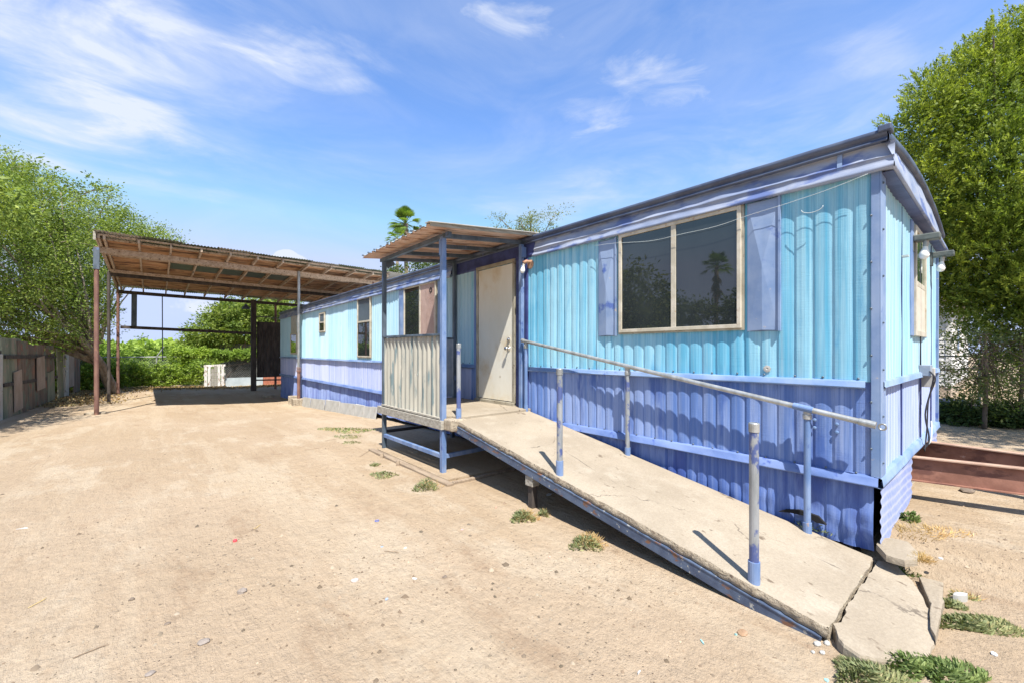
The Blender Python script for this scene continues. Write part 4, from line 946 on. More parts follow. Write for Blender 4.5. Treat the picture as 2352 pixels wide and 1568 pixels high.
# ------------------------------------------------------------------ foliage
def leaf_mesh(C, D, Nn, Ln, Wd):
    """C centres, D long axis, Nn normal, Ln, Wd sizes -> quads (rhombus)"""
    S_ = np.cross(D, Nn); S_ /= (np.linalg.norm(S_, axis=1, keepdims=True) + 1e-9)
    L = D * Ln[:, None] * .5; W = S_ * Wd[:, None] * .5
    V = np.stack([C - L, C + W - L * .1, C + L, C - W - L * .1], 1).reshape(-1, 3)
    F = np.arange(len(V)).reshape(-1, 4); return V, F
def unit(a): return a / (np.linalg.norm(a, axis=-1, keepdims=True) + 1e-9)
def rdir(n, up=0.): d = unit(nr.normal(size=(n, 3))); d[:, 2] += up; return unit(d)
def limbs(base, tips, r0, r1=.012, mat=BARK, parent=None, name='trunk', wob=.12, fork=.45, main=None):
    m = MB(); base = Vector(base)
    main = [Vector(p) for p in main] if main else [base, base.lerp(sum((Vector(t) for t in tips), Vector()) / len(tips), fork)]
    # trunk
    pts = []
    for i in range(len(main) - 1):
        for t in np.linspace(0, 1, 7)[:-1] if i < len(main) - 2 else np.linspace(0, 1, 7):
            p = main[i].lerp(main[i + 1], t); q = Vector((mnoise.noise(p * 1.3), mnoise.noise(p * 1.3 + Vector((5, 0, 0))), 0)) * wob; pts.append(p + q * .5)
    rs = [r0 * (1 - .55 * i / (len(pts) - 1)) for i in range(len(pts))]; m.tube(pts, rs, 10)
    for t in tips:
        t = Vector(t); k_ = rnd.randint(len(pts) // 3, len(pts) - 1); s = pts[k_]; L = (t - s).length
        mid = s.lerp(t, .5) + Vector((rnd.uniform(-1, 1), rnd.uniform(-1, 1), rnd.uniform(.2, 1))) * L * .12
        pp = []
        for u in np.linspace(0, 1, 6): pp.append((s * (1 - u) ** 2 + mid * 2 * u * (1 - u) + t * u * u))
        ra = rs[k_] * .5; m.tube(pp, [ra * (1 - u) + r1 * u for u in np.linspace(0, 1, 6)], 6)
    return m.build(name, mat, parent, smooth=True)
def in_lobes(lobes, n, shell=.5):
    vol = np.array([l[3] * l[4] * l[5] for l in lobes]) ** .8; k_ = nr.choice(len(lobes), n, p=vol / vol.sum())
    d = rdir(n); r = nr.uniform(shell, 1.0, n) ** .5
    A = np.array(lobes)[k_]; return A[:, :3] + d * r[:, None] * A[:, 3:6], d
def tree(name, label, base, lobes, nclus, per, lsize, mat, group=None, crad=.45, droop=.0, trunk_r=.15, ntips=14, main=None, cat='tree', shell=.35, asp=.45, edge=0., parts=True, bark=BARK, twig=0):
    t = thing(name, label, cat, base, group)
    cc, dd = in_lobes(lobes, nclus, shell)
    cc = cc + nr.normal(size=cc.shape) * edge
    n = nclus * per
    rep = np.repeat(np.arange(nclus), per); cr = (crad * nr.uniform(.5, 1.4, nclus))[rep]
    off = nr.normal(size=(n, 3)) * cr[:, None] * np.array([.6, .6, .42])
    C = cc[rep] + off; C[:, 2] -= droop * np.abs(nr.normal(size=n)) * .5
    D = unit(off + nr.normal(size=(n, 3)) * .25 * crad + np.array([0, 0, -droop * .8 * crad]))
    Nn = rdir(n, .9)
    V, F = leaf_mesh(C, D, Nn, lsize * nr.uniform(.6, 1.5, n), lsize * asp * nr.uniform(.6, 1.4, n))
    np_mesh(V - np.array(base), F, 'crown', mat, t)
    idx = nr.choice(nclus, min(ntips, nclus), replace=False)
    limbs(base, [tuple(cc[i]) for i in idx], trunk_r, .012 if trunk_r > .05 else .005, bark, t, main=main)
    if twig:
        m = MB(); ii = nr.choice(nclus, min(twig, nclus), replace=False)
        for i in ii:
            a = Vector(cc[i]); b = a + Vector(tuple(nr.normal(size=3))) * crad * .9; c_ = a - Vector(tuple(dd[i])) * .9 * crad
            m.tube([c_, a, b], [.012, .008, .003], 4)
        kind(m.build('twigs', bark, t), 'stuff')
    return t
# ------------------------------------------------------------------ rear chain-link fence, pallet, sheds
YC = 25.6
clf = thing('chain_link_fence', 'galvanised chain-link fence with bent barb arm behind the carport', 'fence', (-2, YC, -.3))
for x in (-9.5, -6.7, onY(360, 850, YC).x, .35, 3.2):
    p = MB().tube([(x, YC, -.4), (x, YC, 1.13)], .03, 8).build('fence_post', GALV, clf)
x = onY(360, 850, YC).x
MB().tube([(x, YC, 1.13), (x + .28, YC - .05, 1.62)], .02, 8).build('barb_arm', GALV, clf)
MB().tube([(-9.5, YC, 1.12), (3.4, YC, 1.12)], .022, 8).build('top_rail', GALV, clf)
def chain(x0, x1, y0, y1, z0, z1, cell, name, parent, r=.003):
    L = math.hypot(x1 - x0, y1 - y0); Hh = z1 - z0; m = MB(); n = int((L + Hh) / cell)
    def P(u, z): return (x0 + (x1 - x0) * u / L, y0 + (y1 - y0) * u / L, z)
    for i in range(-int(Hh / cell), int(L / cell) + 1):
        for s in (0, 1):
            u0, u1 = i * cell, i * cell + Hh
            a0, a1 = max(u0, 0), min(u1, L)
            if a1 <= a0: continue
            za, zc = z0 + (a0 - u0), z0 + (a1 - u0)
            if s: za, zc = z1 - (a0 - u0), z1 - (a1 - u0)
            m.tube([P(a0, za), P(a1, zc)], r, 3, caps=False)
    return m.build(name, GALV, parent)
chain(-9.5, 3.3, YC + .01, YC + .01, -.3, 1.1, .11, 'wire_mesh', clf)
tree('vine', 'green creeper growing through the lower part of the rear chain-link fence', (-4.0, YC - .1, -.35), [(x_, YC - .08, .32 + .1 * math.sin(x_ * 2), .6, .22, .62) for x_ in np.arange(-7.4, -1.9, .62)] + [(1.1, YC - .05, .75, .5, .2, .25)],
     520, 22, .11, LEAF_H, crad=.14, trunk_r=.03, ntips=10, cat='vine', shell=.1, edge=.08)
# white broken pallet standing
pc = onG(492, 886); PY = 24.9
xl, xr = onY(469, 860, PY).x, onY(516, 860, PY).x; g = -.33; zt_ = onY(490, 836, PY).z
pal = thing('wooden_pallet', 'old white-painted wooden pallet standing against the rear fence', 'pallet', ((xl + xr) / 2, PY, g))
for i, (t, mt, h) in enumerate(((0, WOODW, .97), (.18, WOODW, .9), (.36, WOODG, .8), (.52, WOODG, .95), (.70, WOODW, 1), (.90, WOODW, .93))):
    x = xl + (xr - xl) * t * .92; MB().box(x, x + .115, PY - .085 + .002 * i, PY - .06, g, g + (zt_ - g) * h).build('slat', mt, pal, bevel=.004)
for z in (.12, .52, .93): MB().bar((xl - .02, PY - .03, g + (zt_ - g) * z), (xr + .03, PY - .03, g + (zt_ - g) * z + .02), .03, .10).build('cross_slat', WOODW if z > .2 else WOODG, pal, bevel=.004)
# dark metal fence + low panels behind the thick post
m = siding('metal_fence', surf('dark_blue_grey_sheet', (.07, .075, .085), (.13, .14, .15), (9, 9, 1), .6), None, 'E', onY(505, 800, 29).x, 6.0, -.6, onY(550, 789, 29).z, 29, p=.3, d=.03, nz=4)
tag(m, 'dark corrugated metal fence behind the vine-covered chain-link', 'fence')
dk = MB().box(onY(518, 850, 25.9).x, onY(640, 850, 25.9).x, 25.9, 25.94, -.1, 1.0)
tag(dk.build('dark_screen', surf('dark_mesh_screen', (.06, .065, .06), (.10, .105, .09), (9, 9, 9), .8), None, (0, 25.9, 0)), 'dark grey shade screen hung behind the chain-link beside the pallet', 'screen')
x0_, x1_, x2_ = onY(518, 880, 25.0).x, onY(604, 880, 25.0).x, onY(660, 880, 25.0).x
tag(MB().box(x0_, x1_, 25.0, 25.06, -.42, onY(560, 866, 25).z).build('low_board', surf('pale_blue_grey_board', (.38, .44, .46), (.46, .52, .54), (3, 3, 3), .7), None, (0, 25, 0)), 'long low pale blue-grey board on the ground right of the pallet', 'board')
tag(MB().box(x1_ + .02, x2_, 25.0, 25.10, -.42, onY(620, 865, 25).z).build('masonry_wall', BRICK, None, (1, 25, 0)), 'low orange-red masonry wall seen under the dark carport wall sheet', 'wall')

# ------------------------------------------------------------------ trees and bushes
# left mesquite
b0 = onG(263, 902); B0 = Vector((b0.x, b0.y, b0.z - .05))
mp1 = at(237, 847, 16.4); mp2 = at(198, 794, 15.6); mp3 = at(150, 740, 15.)
K = 15.
def lobe(px, py, k, rx_, rz_, ry_=None): p = at(px, py, k); return (p.x, p.y, p.z, rx_, ry_ or rx_, rz_)
tree('mesquite_tree', 'big bright feathery tree arching over the patchwork fence at left', tuple(B0),
     [lobe(15, 600, 14.5, 2.3, 2.3), lobe(100, 560, 15.5, 1.4, 1.4), lobe(125, 620, 16, 1.3, 1.2), lobe(-120, 560, 14, 3.2, 2.8), lobe(40, 470, 15, 1.8, 1.1), lobe(30, 720, 14, 1.9, 1.3), lobe(110, 690, 15.5, 1.4, 1.2),
      lobe(215, 700, 17, .85, 1.3), lobe(-150, 720, 13, 2.2, 1.4), lobe(130, 505, 16, 1.2, .9), lobe(20, 400, 15, .7, .6), lobe(90, 420, 15, .6, .5), lobe(150, 450, 15.5, .6, .45), lobe(60, 375, 15, .35, .4), lobe(190, 480, 16, .5, .4), lobe(185, 540, 16, .6, .5)],
     2000, 52, .085, LEAF_M, crad=.32, droop=.25, trunk_r=.20, ntips=34, main=[tuple(B0), tuple(mp1), tuple(mp2), tuple(mp3)], shell=.45, edge=.22, twig=220, bark=BARKL)
tree('mesquite_tree', 'unseen feathery tree added outside the left edge to shade the patchwork fence', (-10.2, 13.0, -.3),  # unseen tree, added out of view to throw shade on the left fence
     [(-8.4, 12.4, 4.8, 1.7, 2.4, 1.0), (-7.9, 15.0, 5.2, 1.5, 2.0, 1.0), (-8.0, 17.5, 5.6, 1.5, 2.0, 1.0), (-8.8, 10.4, 4.4, 1.5, 1.8, .9)], 420, 46, .13, LEAF_M, crad=.42, trunk_r=.16, ntips=14, main=[(-10.2, 13.0, -.3), (-9.8, 13.2, 2.2), (-9.2, 13.6, 3.8)])
tree('mesquite_tree', 'feathery tree beyond the rear fence, its crown showing over the carport roof corner', tuple(at(230, 880, 26)),
     [lobe(200, 580, 26, 2.9, 2.2), lobe(300, 568, 26, 2.2, 1.4), lobe(360, 552, 26, 1.4, .6), lobe(235, 495, 26, 1.5, 1.0), lobe(395, 548, 26, .6, .35), lobe(290, 505, 26, .8, .5), lobe(330, 530, 26, .9, .5), lobe(180, 690, 25, 1.8, 2.0)],
     900, 56, .125, LEAF_M, crad=.42, droop=.2, trunk_r=.2, ntips=24, shell=.25, edge=.2, bark=BARKL)
# loose top sprigs and hanging sprays belong to a second, thinner tree behind
tree('young_mesquite', 'thin upright sprigs of a taller tree rising behind the big one at far left', tuple(at(60, 890, 19)),
     [lobe(35, 380, 17, .55, .7), lobe(75, 400, 17, .7, .45), lobe(20, 430, 17, 1.0, .6), lobe(120, 430, 17, .8, .5), lobe(225, 440, 18, .7, .5)], 130, 34, .11, LEAF_M, crad=.26, trunk_r=.07, ntips=40, main=[tuple(at(60, 890, 19)), tuple(at(60, 600, 18)), tuple(at(50, 450, 17.3))], edge=.15)
# hedge bushes behind the chain-link
hed = [(190, 850, 19, 1.5, 1.1), (260, 850, 20.5, 1.4, 1.2), (330, 845, 21.5, 1.3, 1.15), (395, 850, 22.2, 1.3, .9), (450, 845, 23, 1.4, 1.0), (215, 800, 21, 1.3, 1.0), (300, 805, 22.5, 1.5, 1.1), (120, 830, 18, 1.6, 1.4)]
hl_ = ['leafy green bush behind the chain-link at the foot of the leaning trunk', 'green bush behind the chain-link just right of the rear left carport post', 'green bush behind the chain-link left of the bent barb arm', 'low green bush behind the chain-link right of the bent barb arm', 'green bush behind the chain-link just left of the white pallet',
       'taller bush beyond the fence at the end of the patchwork fence', 'taller bush beyond the fence under the left half of the rear crossbeam', 'broad bush behind the far end of the patchwork fence']
for i, (px, py, k_, r_, h_) in enumerate(hed):
    p = at(px, py, k_); g = -.35; lobes = [(p.x, p.y, .25, r_, r_ * .7, h_ * .9), (p.x + rnd.uniform(-.6, .6), p.y + .3, .25 + h_ * .5, r_ * .8, r_ * .6, h_ * .7), (p.x + rnd.uniform(-.8, .8), p.y, 0, r_ * .8, r_ * .6, h_ * .5)]
    tree('bush', hl_[i], (p.x, p.y, g), lobes, 300, 34, .13, LEAF_H, 'bushes behind the chain-link fence', crad=.19, trunk_r=.04, ntips=8, cat='bush', shell=.3, edge=.22, asp=.5)
# vine over the fence
p0, p1 = onY(425, 806, YC), onY(606, 806, YC)
tree('vine', 'bright green vine sprawling along the top of the rear chain-link fence', (p0.x + 1.5, YC + .2, -.35), [(p0.x * (1 - t) + p1.x * t, YC + .1, 1.22 + .08 * math.sin(t * 9) - .25 * max(0, t - .75), .75, .4, .26) for t in np.linspace(0, 1, 8)],
     300, 34, .12, LEAF_H, crad=.16, trunk_r=.03, ntips=6, cat='vine', shell=.1)
tree('broadleaf_tree', 'round leafy tree beyond the rear fence, seen under the carport roof', tuple(at(560, 880, 26)), [lobe(560, 750, 25, 1.7, 1.4), lobe(500, 765, 25, 1.5, 1.0), lobe(600, 735, 26, 1.3, 1.2), lobe(455, 790, 24.5, .9, .7), lobe(640, 715, 27, 1.5, 1.0), lobe(540, 712, 25, 1.0, .6), lobe(590, 708, 25, .9, .6), lobe(500, 728, 25, .8, .5)],
     520, 60, .16, LEAF_M, crad=.36, trunk_r=.12, ntips=16, shell=.3, edge=.1)
tree('leafy_tree', 'dense green trees top rising above the trailer roof right of the dark carport wall', tuple(at(700, 880, 33)), [lobe(660, 735, 31, 2.0, 1.3), lobe(730, 745, 32, 2.2, 1.5), lobe(800, 760, 32, 2.2, 1.3)], 120, 40, .22, LEAF_H, crad=.5, trunk_r=.15, ntips=8)
# mesquite behind the trailer
tree('sparse_tree', 'sparse grey-green treetop above the trailer roof right of the porch canopy', tuple(at(1215, 880, 22)), [lobe(1150, 520, 21, .75, .4), lobe(1225, 508, 21, .9, .5), lobe(1255, 500, 21.5, .7, .5), lobe(1215, 548, 22, 2.0, .55), lobe(1290, 500, 21, .35, .4), lobe(1170, 555, 22, 1.6, .5)],
     150, 34, .12, LEAF_G, crad=.30, trunk_r=.12, ntips=50, shell=.2, edge=.18, asp=.3, main=[tuple(at(1215, 880, 22)), tuple(at(1220, 650, 22)), tuple(at(1218, 580, 22))])
tree('low_tree', 'dark green treetop showing just above the trailer roof below the palm', tuple(at(940, 880, 28)), [lobe(920, 628, 27, .9, .5), lobe(985, 618, 27, 1.2, .6), lobe(1010, 600, 28, 1.0, .6), lobe(960, 650, 28, 2.2, .6)], 130, 36, .17, LEAF_D, crad=.34, trunk_r=.12, ntips=10, shell=.2)
# far wood
C_, D_ = [], []
n = 26000; xs_ = nr.uniform(-60, 60, n); ys_ = nr.uniform(42, 75, n); hh = 2.4 + 1.5 * np.array([mnoise.noise(Vector((a * .12, b * .12, 0))) for a, b in zip(xs_, ys_)])
C = np.stack([xs_, ys_, -.5 + hh * nr.uniform(0, 1, n) ** .4], 1)
V, F = leaf_mesh(C, rdir(n), rdir(n, 1), nr.uniform(.5, 1.1, n), nr.uniform(.3, .7, n))
o = np_mesh(V, F, 'far_trees', LEAF_H); kind(o, 'stuff'); o['label'] = 'low band of distant green trees on the horizon'; o['category'] = 'trees'
# --- palm
def fan_frond(C, axis, L, mats, mb, blades=24, spread=2.2, droopf=.25):
    axis = Vector(axis).normalized(); up = Vector((0, 0, 1)); side = axis.cross(up)
    if side.length < .05: side = Vector((1, 0, 0))
    side.normalize(); nn = side.cross(axis).normalized()
    hub = Vector(C) + axis * L * .5
    mb.tube([C, Vector(C).lerp(hub, .5) + nn * .02 * L, hub], [.02 * L, .015 * L, .012 * L], 4)
    for i in range(blades):
        a = (i / (blades - 1) - .5) * spread; d = (axis * math.cos(a) + side * math.sin(a)).normalized(); l = L * .62 * (1 - .25 * abs(a) / spread * 2)
        w = .016 * L; p1 = hub + d * l * .55; p2 = hub + d * l * .85 - up * l * droopf * .35; p3 = hub + d * l - up * l * droopf
        s = d.cross(nn).normalized() * w
        mb.add([hub - s * .3, hub + s * .3, p1 + s, p1 - s, p2 + s * .55, p2 - s * .55, p3], [(0, 1, 2, 3), (3, 2, 4, 5), (5, 4, 6)])
def palm(name, label, top, ground, R_, nf, skirt=True, group=None):
    top = Vector(top); t = thing(name, label, 'palm tree', (top.x, top.y, ground), group)
    MB().tube([(top.x, top.y, ground), (top.x + .1, top.y, (ground + top.z) / 2), top], [R_ * .17, R_ * .12, R_ * .12], 12).build('trunk', BARKP, t, smooth=True)
    m = MB()
    for i in range(nf):
        az = rnd.uniform(0, 2 * math.pi); el = R(rnd.uniform(-35, 85)); ax = Vector((math.cos(az) * math.cos(el), math.sin(az) * math.cos(el), math.sin(el)))
        fan_frond(tuple(top), ax, R_ * rnd.uniform(.85, 1.1), None, m, droopf=.15 + .35 * rnd.random() * (el < R(40)))
    m.build('crown', leaf_mat(name + '_frond', [(.08, .15, .03), (.13, .22, .04), (.2, .3, .05)]), t)
    if skirt:
        m = MB()
        for i in range(50):
            az = rnd.uniform(0, 2 * math.pi); zz_ = rnd.uniform(.2, 2.2); el = R(rnd.uniform(-85, -60)); ax = Vector((math.cos(az) * math.cos(el), math.sin(az) * math.cos(el), math.sin(el)))
            fan_frond((top.x, top.y, top.z - zz_), ax, R_ * .8, None, m, blades=9, spread=.8, droopf=.2)
        m.build('dead_fronds', DEADP, t)
    return t
pk = 44; ptop = at(932, 515, pk)
palm('fan_palm', 'tall fan palm with shaggy dead-frond skirt rising behind the porch canopy', ptop, -.5, 1.75, 44)
pl_ = at(912, 548, 42.5)
palm('fan_palm', 'second smaller fan palm head lower left of the tall palm', pl_, -.5, 1.2, 14, False)

# --- right cypress: dense upward sprays
def cypress(name, label, base, lobes, nsp, per, mat, L0=.34):
    t = thing(name, label, 'tree', base)
    sc_, sd_ = in_lobes([(l[0], l[1], l[2], max(.2, l[3] - .15), max(.2, l[4] - .2), max(.2, l[5] - .2)) for l in lobes], 760, .70)
    sub = [(c_[0], c_[1], c_[2], q, q, q * 1.15) for c_, q in zip(sc_, nr.uniform(.22, .48, len(sc_)))]
    cc, dd = in_lobes(sub, nsp, .75)
    ok = dd[:, 2] > -.45; cc, dd = cc[ok], dd[ok]; nsp = len(cc)
    d = unit(dd * np.array([1, 1, .5]) + np.array([0, 0, .85]) + nr.normal(size=cc.shape) * .28)
    n = nsp * per; rep = np.repeat(np.arange(nsp), per); Ls = (L0 * nr.uniform(.6, 1.5, nsp))[rep]
    u = nr.uniform(0, 1, n); side = unit(np.cross(d[rep], rdir(n))); rad = .36 * Ls * (1 - u) ** .7 * nr.uniform(.1, 1, n)
    C = cc[rep] + d[rep] * (u * Ls)[:, None] + side * rad[:, None]
    D = unit(d[rep] * .9 + side * .65 + nr.normal(size=(n, 3)) * .15)
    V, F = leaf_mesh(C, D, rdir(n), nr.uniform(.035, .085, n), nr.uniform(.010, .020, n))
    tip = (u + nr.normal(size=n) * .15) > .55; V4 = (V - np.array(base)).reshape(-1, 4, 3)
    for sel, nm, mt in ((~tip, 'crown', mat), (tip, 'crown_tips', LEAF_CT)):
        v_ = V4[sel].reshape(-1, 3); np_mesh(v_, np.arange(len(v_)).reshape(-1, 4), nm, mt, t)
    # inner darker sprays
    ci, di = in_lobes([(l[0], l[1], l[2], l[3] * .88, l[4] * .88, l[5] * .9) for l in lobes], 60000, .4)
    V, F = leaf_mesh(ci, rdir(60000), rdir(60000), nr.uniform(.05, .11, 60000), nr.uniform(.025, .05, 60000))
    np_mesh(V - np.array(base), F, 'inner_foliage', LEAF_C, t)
    idx = nr.choice(nsp, 60, replace=False)
    limbs(base, [tuple(cc[i]) for i in idx], .22, .012, BARK, t, main=[base, (base[0], base[1], 2.0), (base[0] + .1, base[1], 4.5)])
    return t
def lb2(px, py, k, r, rz_): p = at(px, py, k); return (p.x, p.y, p.z, r, r, rz_)
cyb = at(2440, 985, 8.3)
cl = [lb2(2420, 330, 8.6, 2.4, 2.6), lb2(2200, 330, 8.3, 1.25, 1.3), lb2(2180, 470, 8.4, 1.0, 1.2), lb2(2250, 220, 8.4, 1.15, 1.0), lb2(2330, 170, 8.4, 1.1, 1.0), lb2(2150, 270, 8.3, .75, .75),
      lb2(2260, 560, 8.3, 1.2, 1.2), lb2(2330, 620, 8.0, 1.15, 1.1), lb2(2420, 650, 7.6, 1.2, 1.0), lb2(2230, 660, 8.8, .75, .7), lb2(2400, 100, 8.6, 1.2, .9), lb2(2340, 440, 7.8, 1.3, 1.2), lb2(2330, 745, 7.8, .6, .38), lb2(2215, 620, 8.8, .8, .9), lb2(2170, 560, 8.8, .5, .8), lb2(2178, 640, 8.9, .55, .6), lb2(2260, 705, 8.5, .8, .6), lb2(2360, 725, 8.0, .9, .6), lb2(2200, 690, 9.0, .5, .45), lb2(2120, 290, 8.3, .55, .6), lb2(2160, 215, 8.3, .5, .45), lb2(2310, 785, 8.2, .55, .35), lb2(2235, 765, 8.6, .45, .3), lb2(2390, 790, 7.9, .6, .45)]
cypress('cypress_tree', 'huge bushy yellow-green cypress towering beside the trailer end', (cyb.x, cyb.y, 0), cl + [(6.4, -2.3, 4.3, 1.2, 1.2, 1.1), (8.0, -2.9, 4.3, 1.5, 1.3, 1.2), (9.6, -3.0, 4.5, 1.5, 1.4, 1.4), (5.5, -2.9, 4.5, 1.2, 1.0, 1.0), (7.0, -3.6, 4.6, 1.3, 1.0, 1.0)], 14000, 46, LEAF_C, .21)  # lobes joined after cl are unseen, added to shade the ground at right
# sapling with airy leaves, below the cypress
for i, (px, by, k_, lbs, lab_) in enumerate([
    (2265, 985, 7.5, [(2250, 860, .75, .65), (2300, 800, .7, .5), (2210, 840, .5, .5), (2290, 900, .6, .45), (2230, 770, .6, .4)], 'slender airy sapling in front of the neighbouring white house'),
    (2345, 985, 7.6, [(2345, 860, .7, .7), (2380, 800, .8, .6), (2330, 920, .5, .4)], 'leafy sapling at the right edge of the photo by the white house')]):
    p = at(px, by, k_)
    tree('sapling', lab_, (p.x, p.y, 0), [lb2(a, b, k_ + .2, c_, d_) for a, b, c_, d_ in lbs], 230, 26, .052, LEAF_G if i == 0 else LEAF_H, 'saplings by the neighbouring house', crad=.2, trunk_r=.035, ntips=46, shell=.1, edge=.08, main=[(p.x, p.y, 0), (p.x + .02, p.y, 1.1), (p.x, p.y + .03, 1.7)])
for i, (px, by, k_, r_) in enumerate([(2175, 975, 8.4, .5), (2220, 985, 8.0, .45), (2330, 985, 7.8, .6), (2400, 990, 7.6, .7)]):
    p = at(px, by, k_)
    tree('bush', ['low dark shrub against the black box by the trailer end', 'low dark shrub under the airy sapling', 'low dark shrub right of the airy sapling trunk', 'low dark shrub at the far right edge'][i], (p.x, p.y, 0), [(p.x, p.y, .15, r_, r_, .3)], 60, 30, .08, LEAF_D, 'low shrubs under the cypress', crad=.16, trunk_r=.02, ntips=8, cat='shrub', shell=.1)
# ------------------------------------------------------------------ neighbour house at right
hc = at(2184, 806, 12.6); hx, hy = hc.x, hc.y
nh = thing('neighbour_house', 'white lap-sided house behind the saplings at right', 'house', (hx, hy, 0))
MB().box(hx + .02, hx + 8, hy + .02, hy + 7, -.1, 2.95).build('wall', WSIDE, nh)
def lap(face, u0, u1, z0, z1, off):
    m = MB(); z = z0
    while z < z1:
        h_ = .125
        if face == 'E': m.add([(u0, off - .022, z), (u1, off - .022, z), (u1, off - .002, z + h_), (u0, off - .002, z + h_), (u0, off, z), (u1, off, z)], [(0, 1, 2, 3), (4, 5, 1, 0)])
        else: m.add([(off - .022, u0, z), (off - .022, u1, z), (off - .002, u1, z + h_), (off - .002, u0, z + h_), (off, u0, z), (off, u1, z)], [(3, 2, 1, 0), (0, 1, 5, 4)])
        z += h_
    return m.build('lap_siding', WSIDE, nh)
lap('E', hx + .1, hx + 8, .35, 2.9, hy); lap('L', hy + .1, hy + 7, .35, 2.9, hx)
c_ = MB(); c_.box(hx - .03, hx + .1, hy - .03, hy + .0, .3, 2.9); c_.box(hx - .03, hx, hy, hy + .1, .3, 2.9); c_.build('corner_trim', WSIDE, nh)
sk = MB(); sk.box(hx - .01, hx + 8, hy - .01, hy + 7, -.1, .34); sk.build('foundation', surf('tan_block_foundation', (.36, .29, .22), (.44, .36, .28), (5, 5, 5), .85), nh)
MB().add([(hx - .4, hy - .4, 2.95), (hx + 8.4, hy - .4, 2.95), (hx + 8.4, hy + 7.4, 2.95), (hx - .4, hy + 7.4, 2.95), (hx - .4, hy + 3.5, 4.3), (hx + 8.4, hy + 3.5, 4.3)], [(0, 1, 5, 4), (2, 3, 4, 5), (0, 4, 3), (1, 2, 5), (3, 2, 1, 0)]).build('roof', surf('grey_shingles', (.16, .15, .15), (.24, .23, .22), (9, 9, 9), .9), nh)
wx = hx + 1.5
w = MB().box(wx, wx + .9, hy - .05, hy, 1.2, 2.2).build('window', WSIDE, nh); MB().box(wx + .06, wx + .84, hy - .06, hy - .05, 1.26, 2.14).build('pane', GLASS, w)
# chain-link between the yards, black box, hose
f2 = thing('chain_link_fence', 'weathered chain-link fence in front of the neighbouring white house', 'fence', (9, 1.4, 0))
pa, pb = at(2150, 806, 9.6), at(2480, 806, 8.6)
for t in (0, .33, .66, 1): q = pa.lerp(pb, t); MB().tube([(q.x, q.y, -.05), (q.x, q.y, 1.3)], .024, 8).build('fence_post', GALV, f2)
MB().tube([(pa.x, pa.y, 1.28), (pb.x, pb.y, 1.28)], .016, 8).build('top_rail', GALV, f2)
chain(pa.x, pb.x, pa.y, pb.y, .0, 1.28, .075, 'wire_mesh', f2, .0025)
q = at(2172, 920, 8.8)
bb = thing('storage_box', 'low black plastic box with flat lid beside the trailer end', 'box', (q.x, q.y, 0))
MB().box(q.x - .4, q.x + .35, q.y - .3, q.y + .4, 0, .33).build('box_body', BLACKC, bb, bevel=.02)
MB().box(q.x - .43, q.x + .38, q.y - .33, q.y + .43, .33, .38).build('lid', surf('dark_blue_grey_lid', (.07, .085, .10), (.11, .13, .15), (6, 6, 6), .5), bb, bevel=.015)

# ------------------------------------------------------------------ across the yard, mirrored in the front windows
for i, (vx, y, h_, r_) in enumerate([(17, 12.8, 6.4, 1.8), (24, 15.3, 5.6, 2.6), (25, 11.8, 5.2, 2.4), (24, 8.6, 5.7, 2.3), (21, 5.4, 5.0, 2.2), (30, 20, 6.2, 3.0), (18.5, 15.6, 5.0, 2.0)]):
    tree('yard_tree', ['bushy tree across the yard, tallest in the left pane reflection', 'bushy tree across the yard behind the tall reflected one', 'wide low tree across the yard under the mirrored palm, left', 'wide tree across the yard directly under the mirrored palm', 'low tree across the yard mirrored at the right window edge', 'large far tree across the yard beyond the others', 'small tree across the yard in the left pane bottom'][i],
         (-vx, y, -.1), [(-vx, y, h_ * .62, r_, r_, h_ * .38), (-vx, y, h_ * .3, r_ * .9, r_ * .9, h_ * .3)], 170, 34, .26, LEAF_D if i % 2 else LEAF_G, 'trees across the yard mirrored in the window', crad=.5, trunk_r=.12, ntips=8)
rp = Vector((-40 , CAM.y + ray(1647, 612).y * (43.9 / ray(1647, 612).x), CAM.z + ray(1647, 612).z * (43.9 / ray(1647, 612).x)))
palm('fan_palm', 'fan palm across the yard, mirrored in the right pane of the picture window', rp, -.2, 1.6, 30, True)
bf = siding('board_fence', surf('dark_board_fence', (.05, .05, .055), (.09, .085, .08), (3, 3, 3), .8), None, 'R', -2, 24, -.2, 1.3, -16, p=.3, nz=2, per=6)
tag(bf, 'dark board fence across the yard, mirrored low in the window', 'fence')

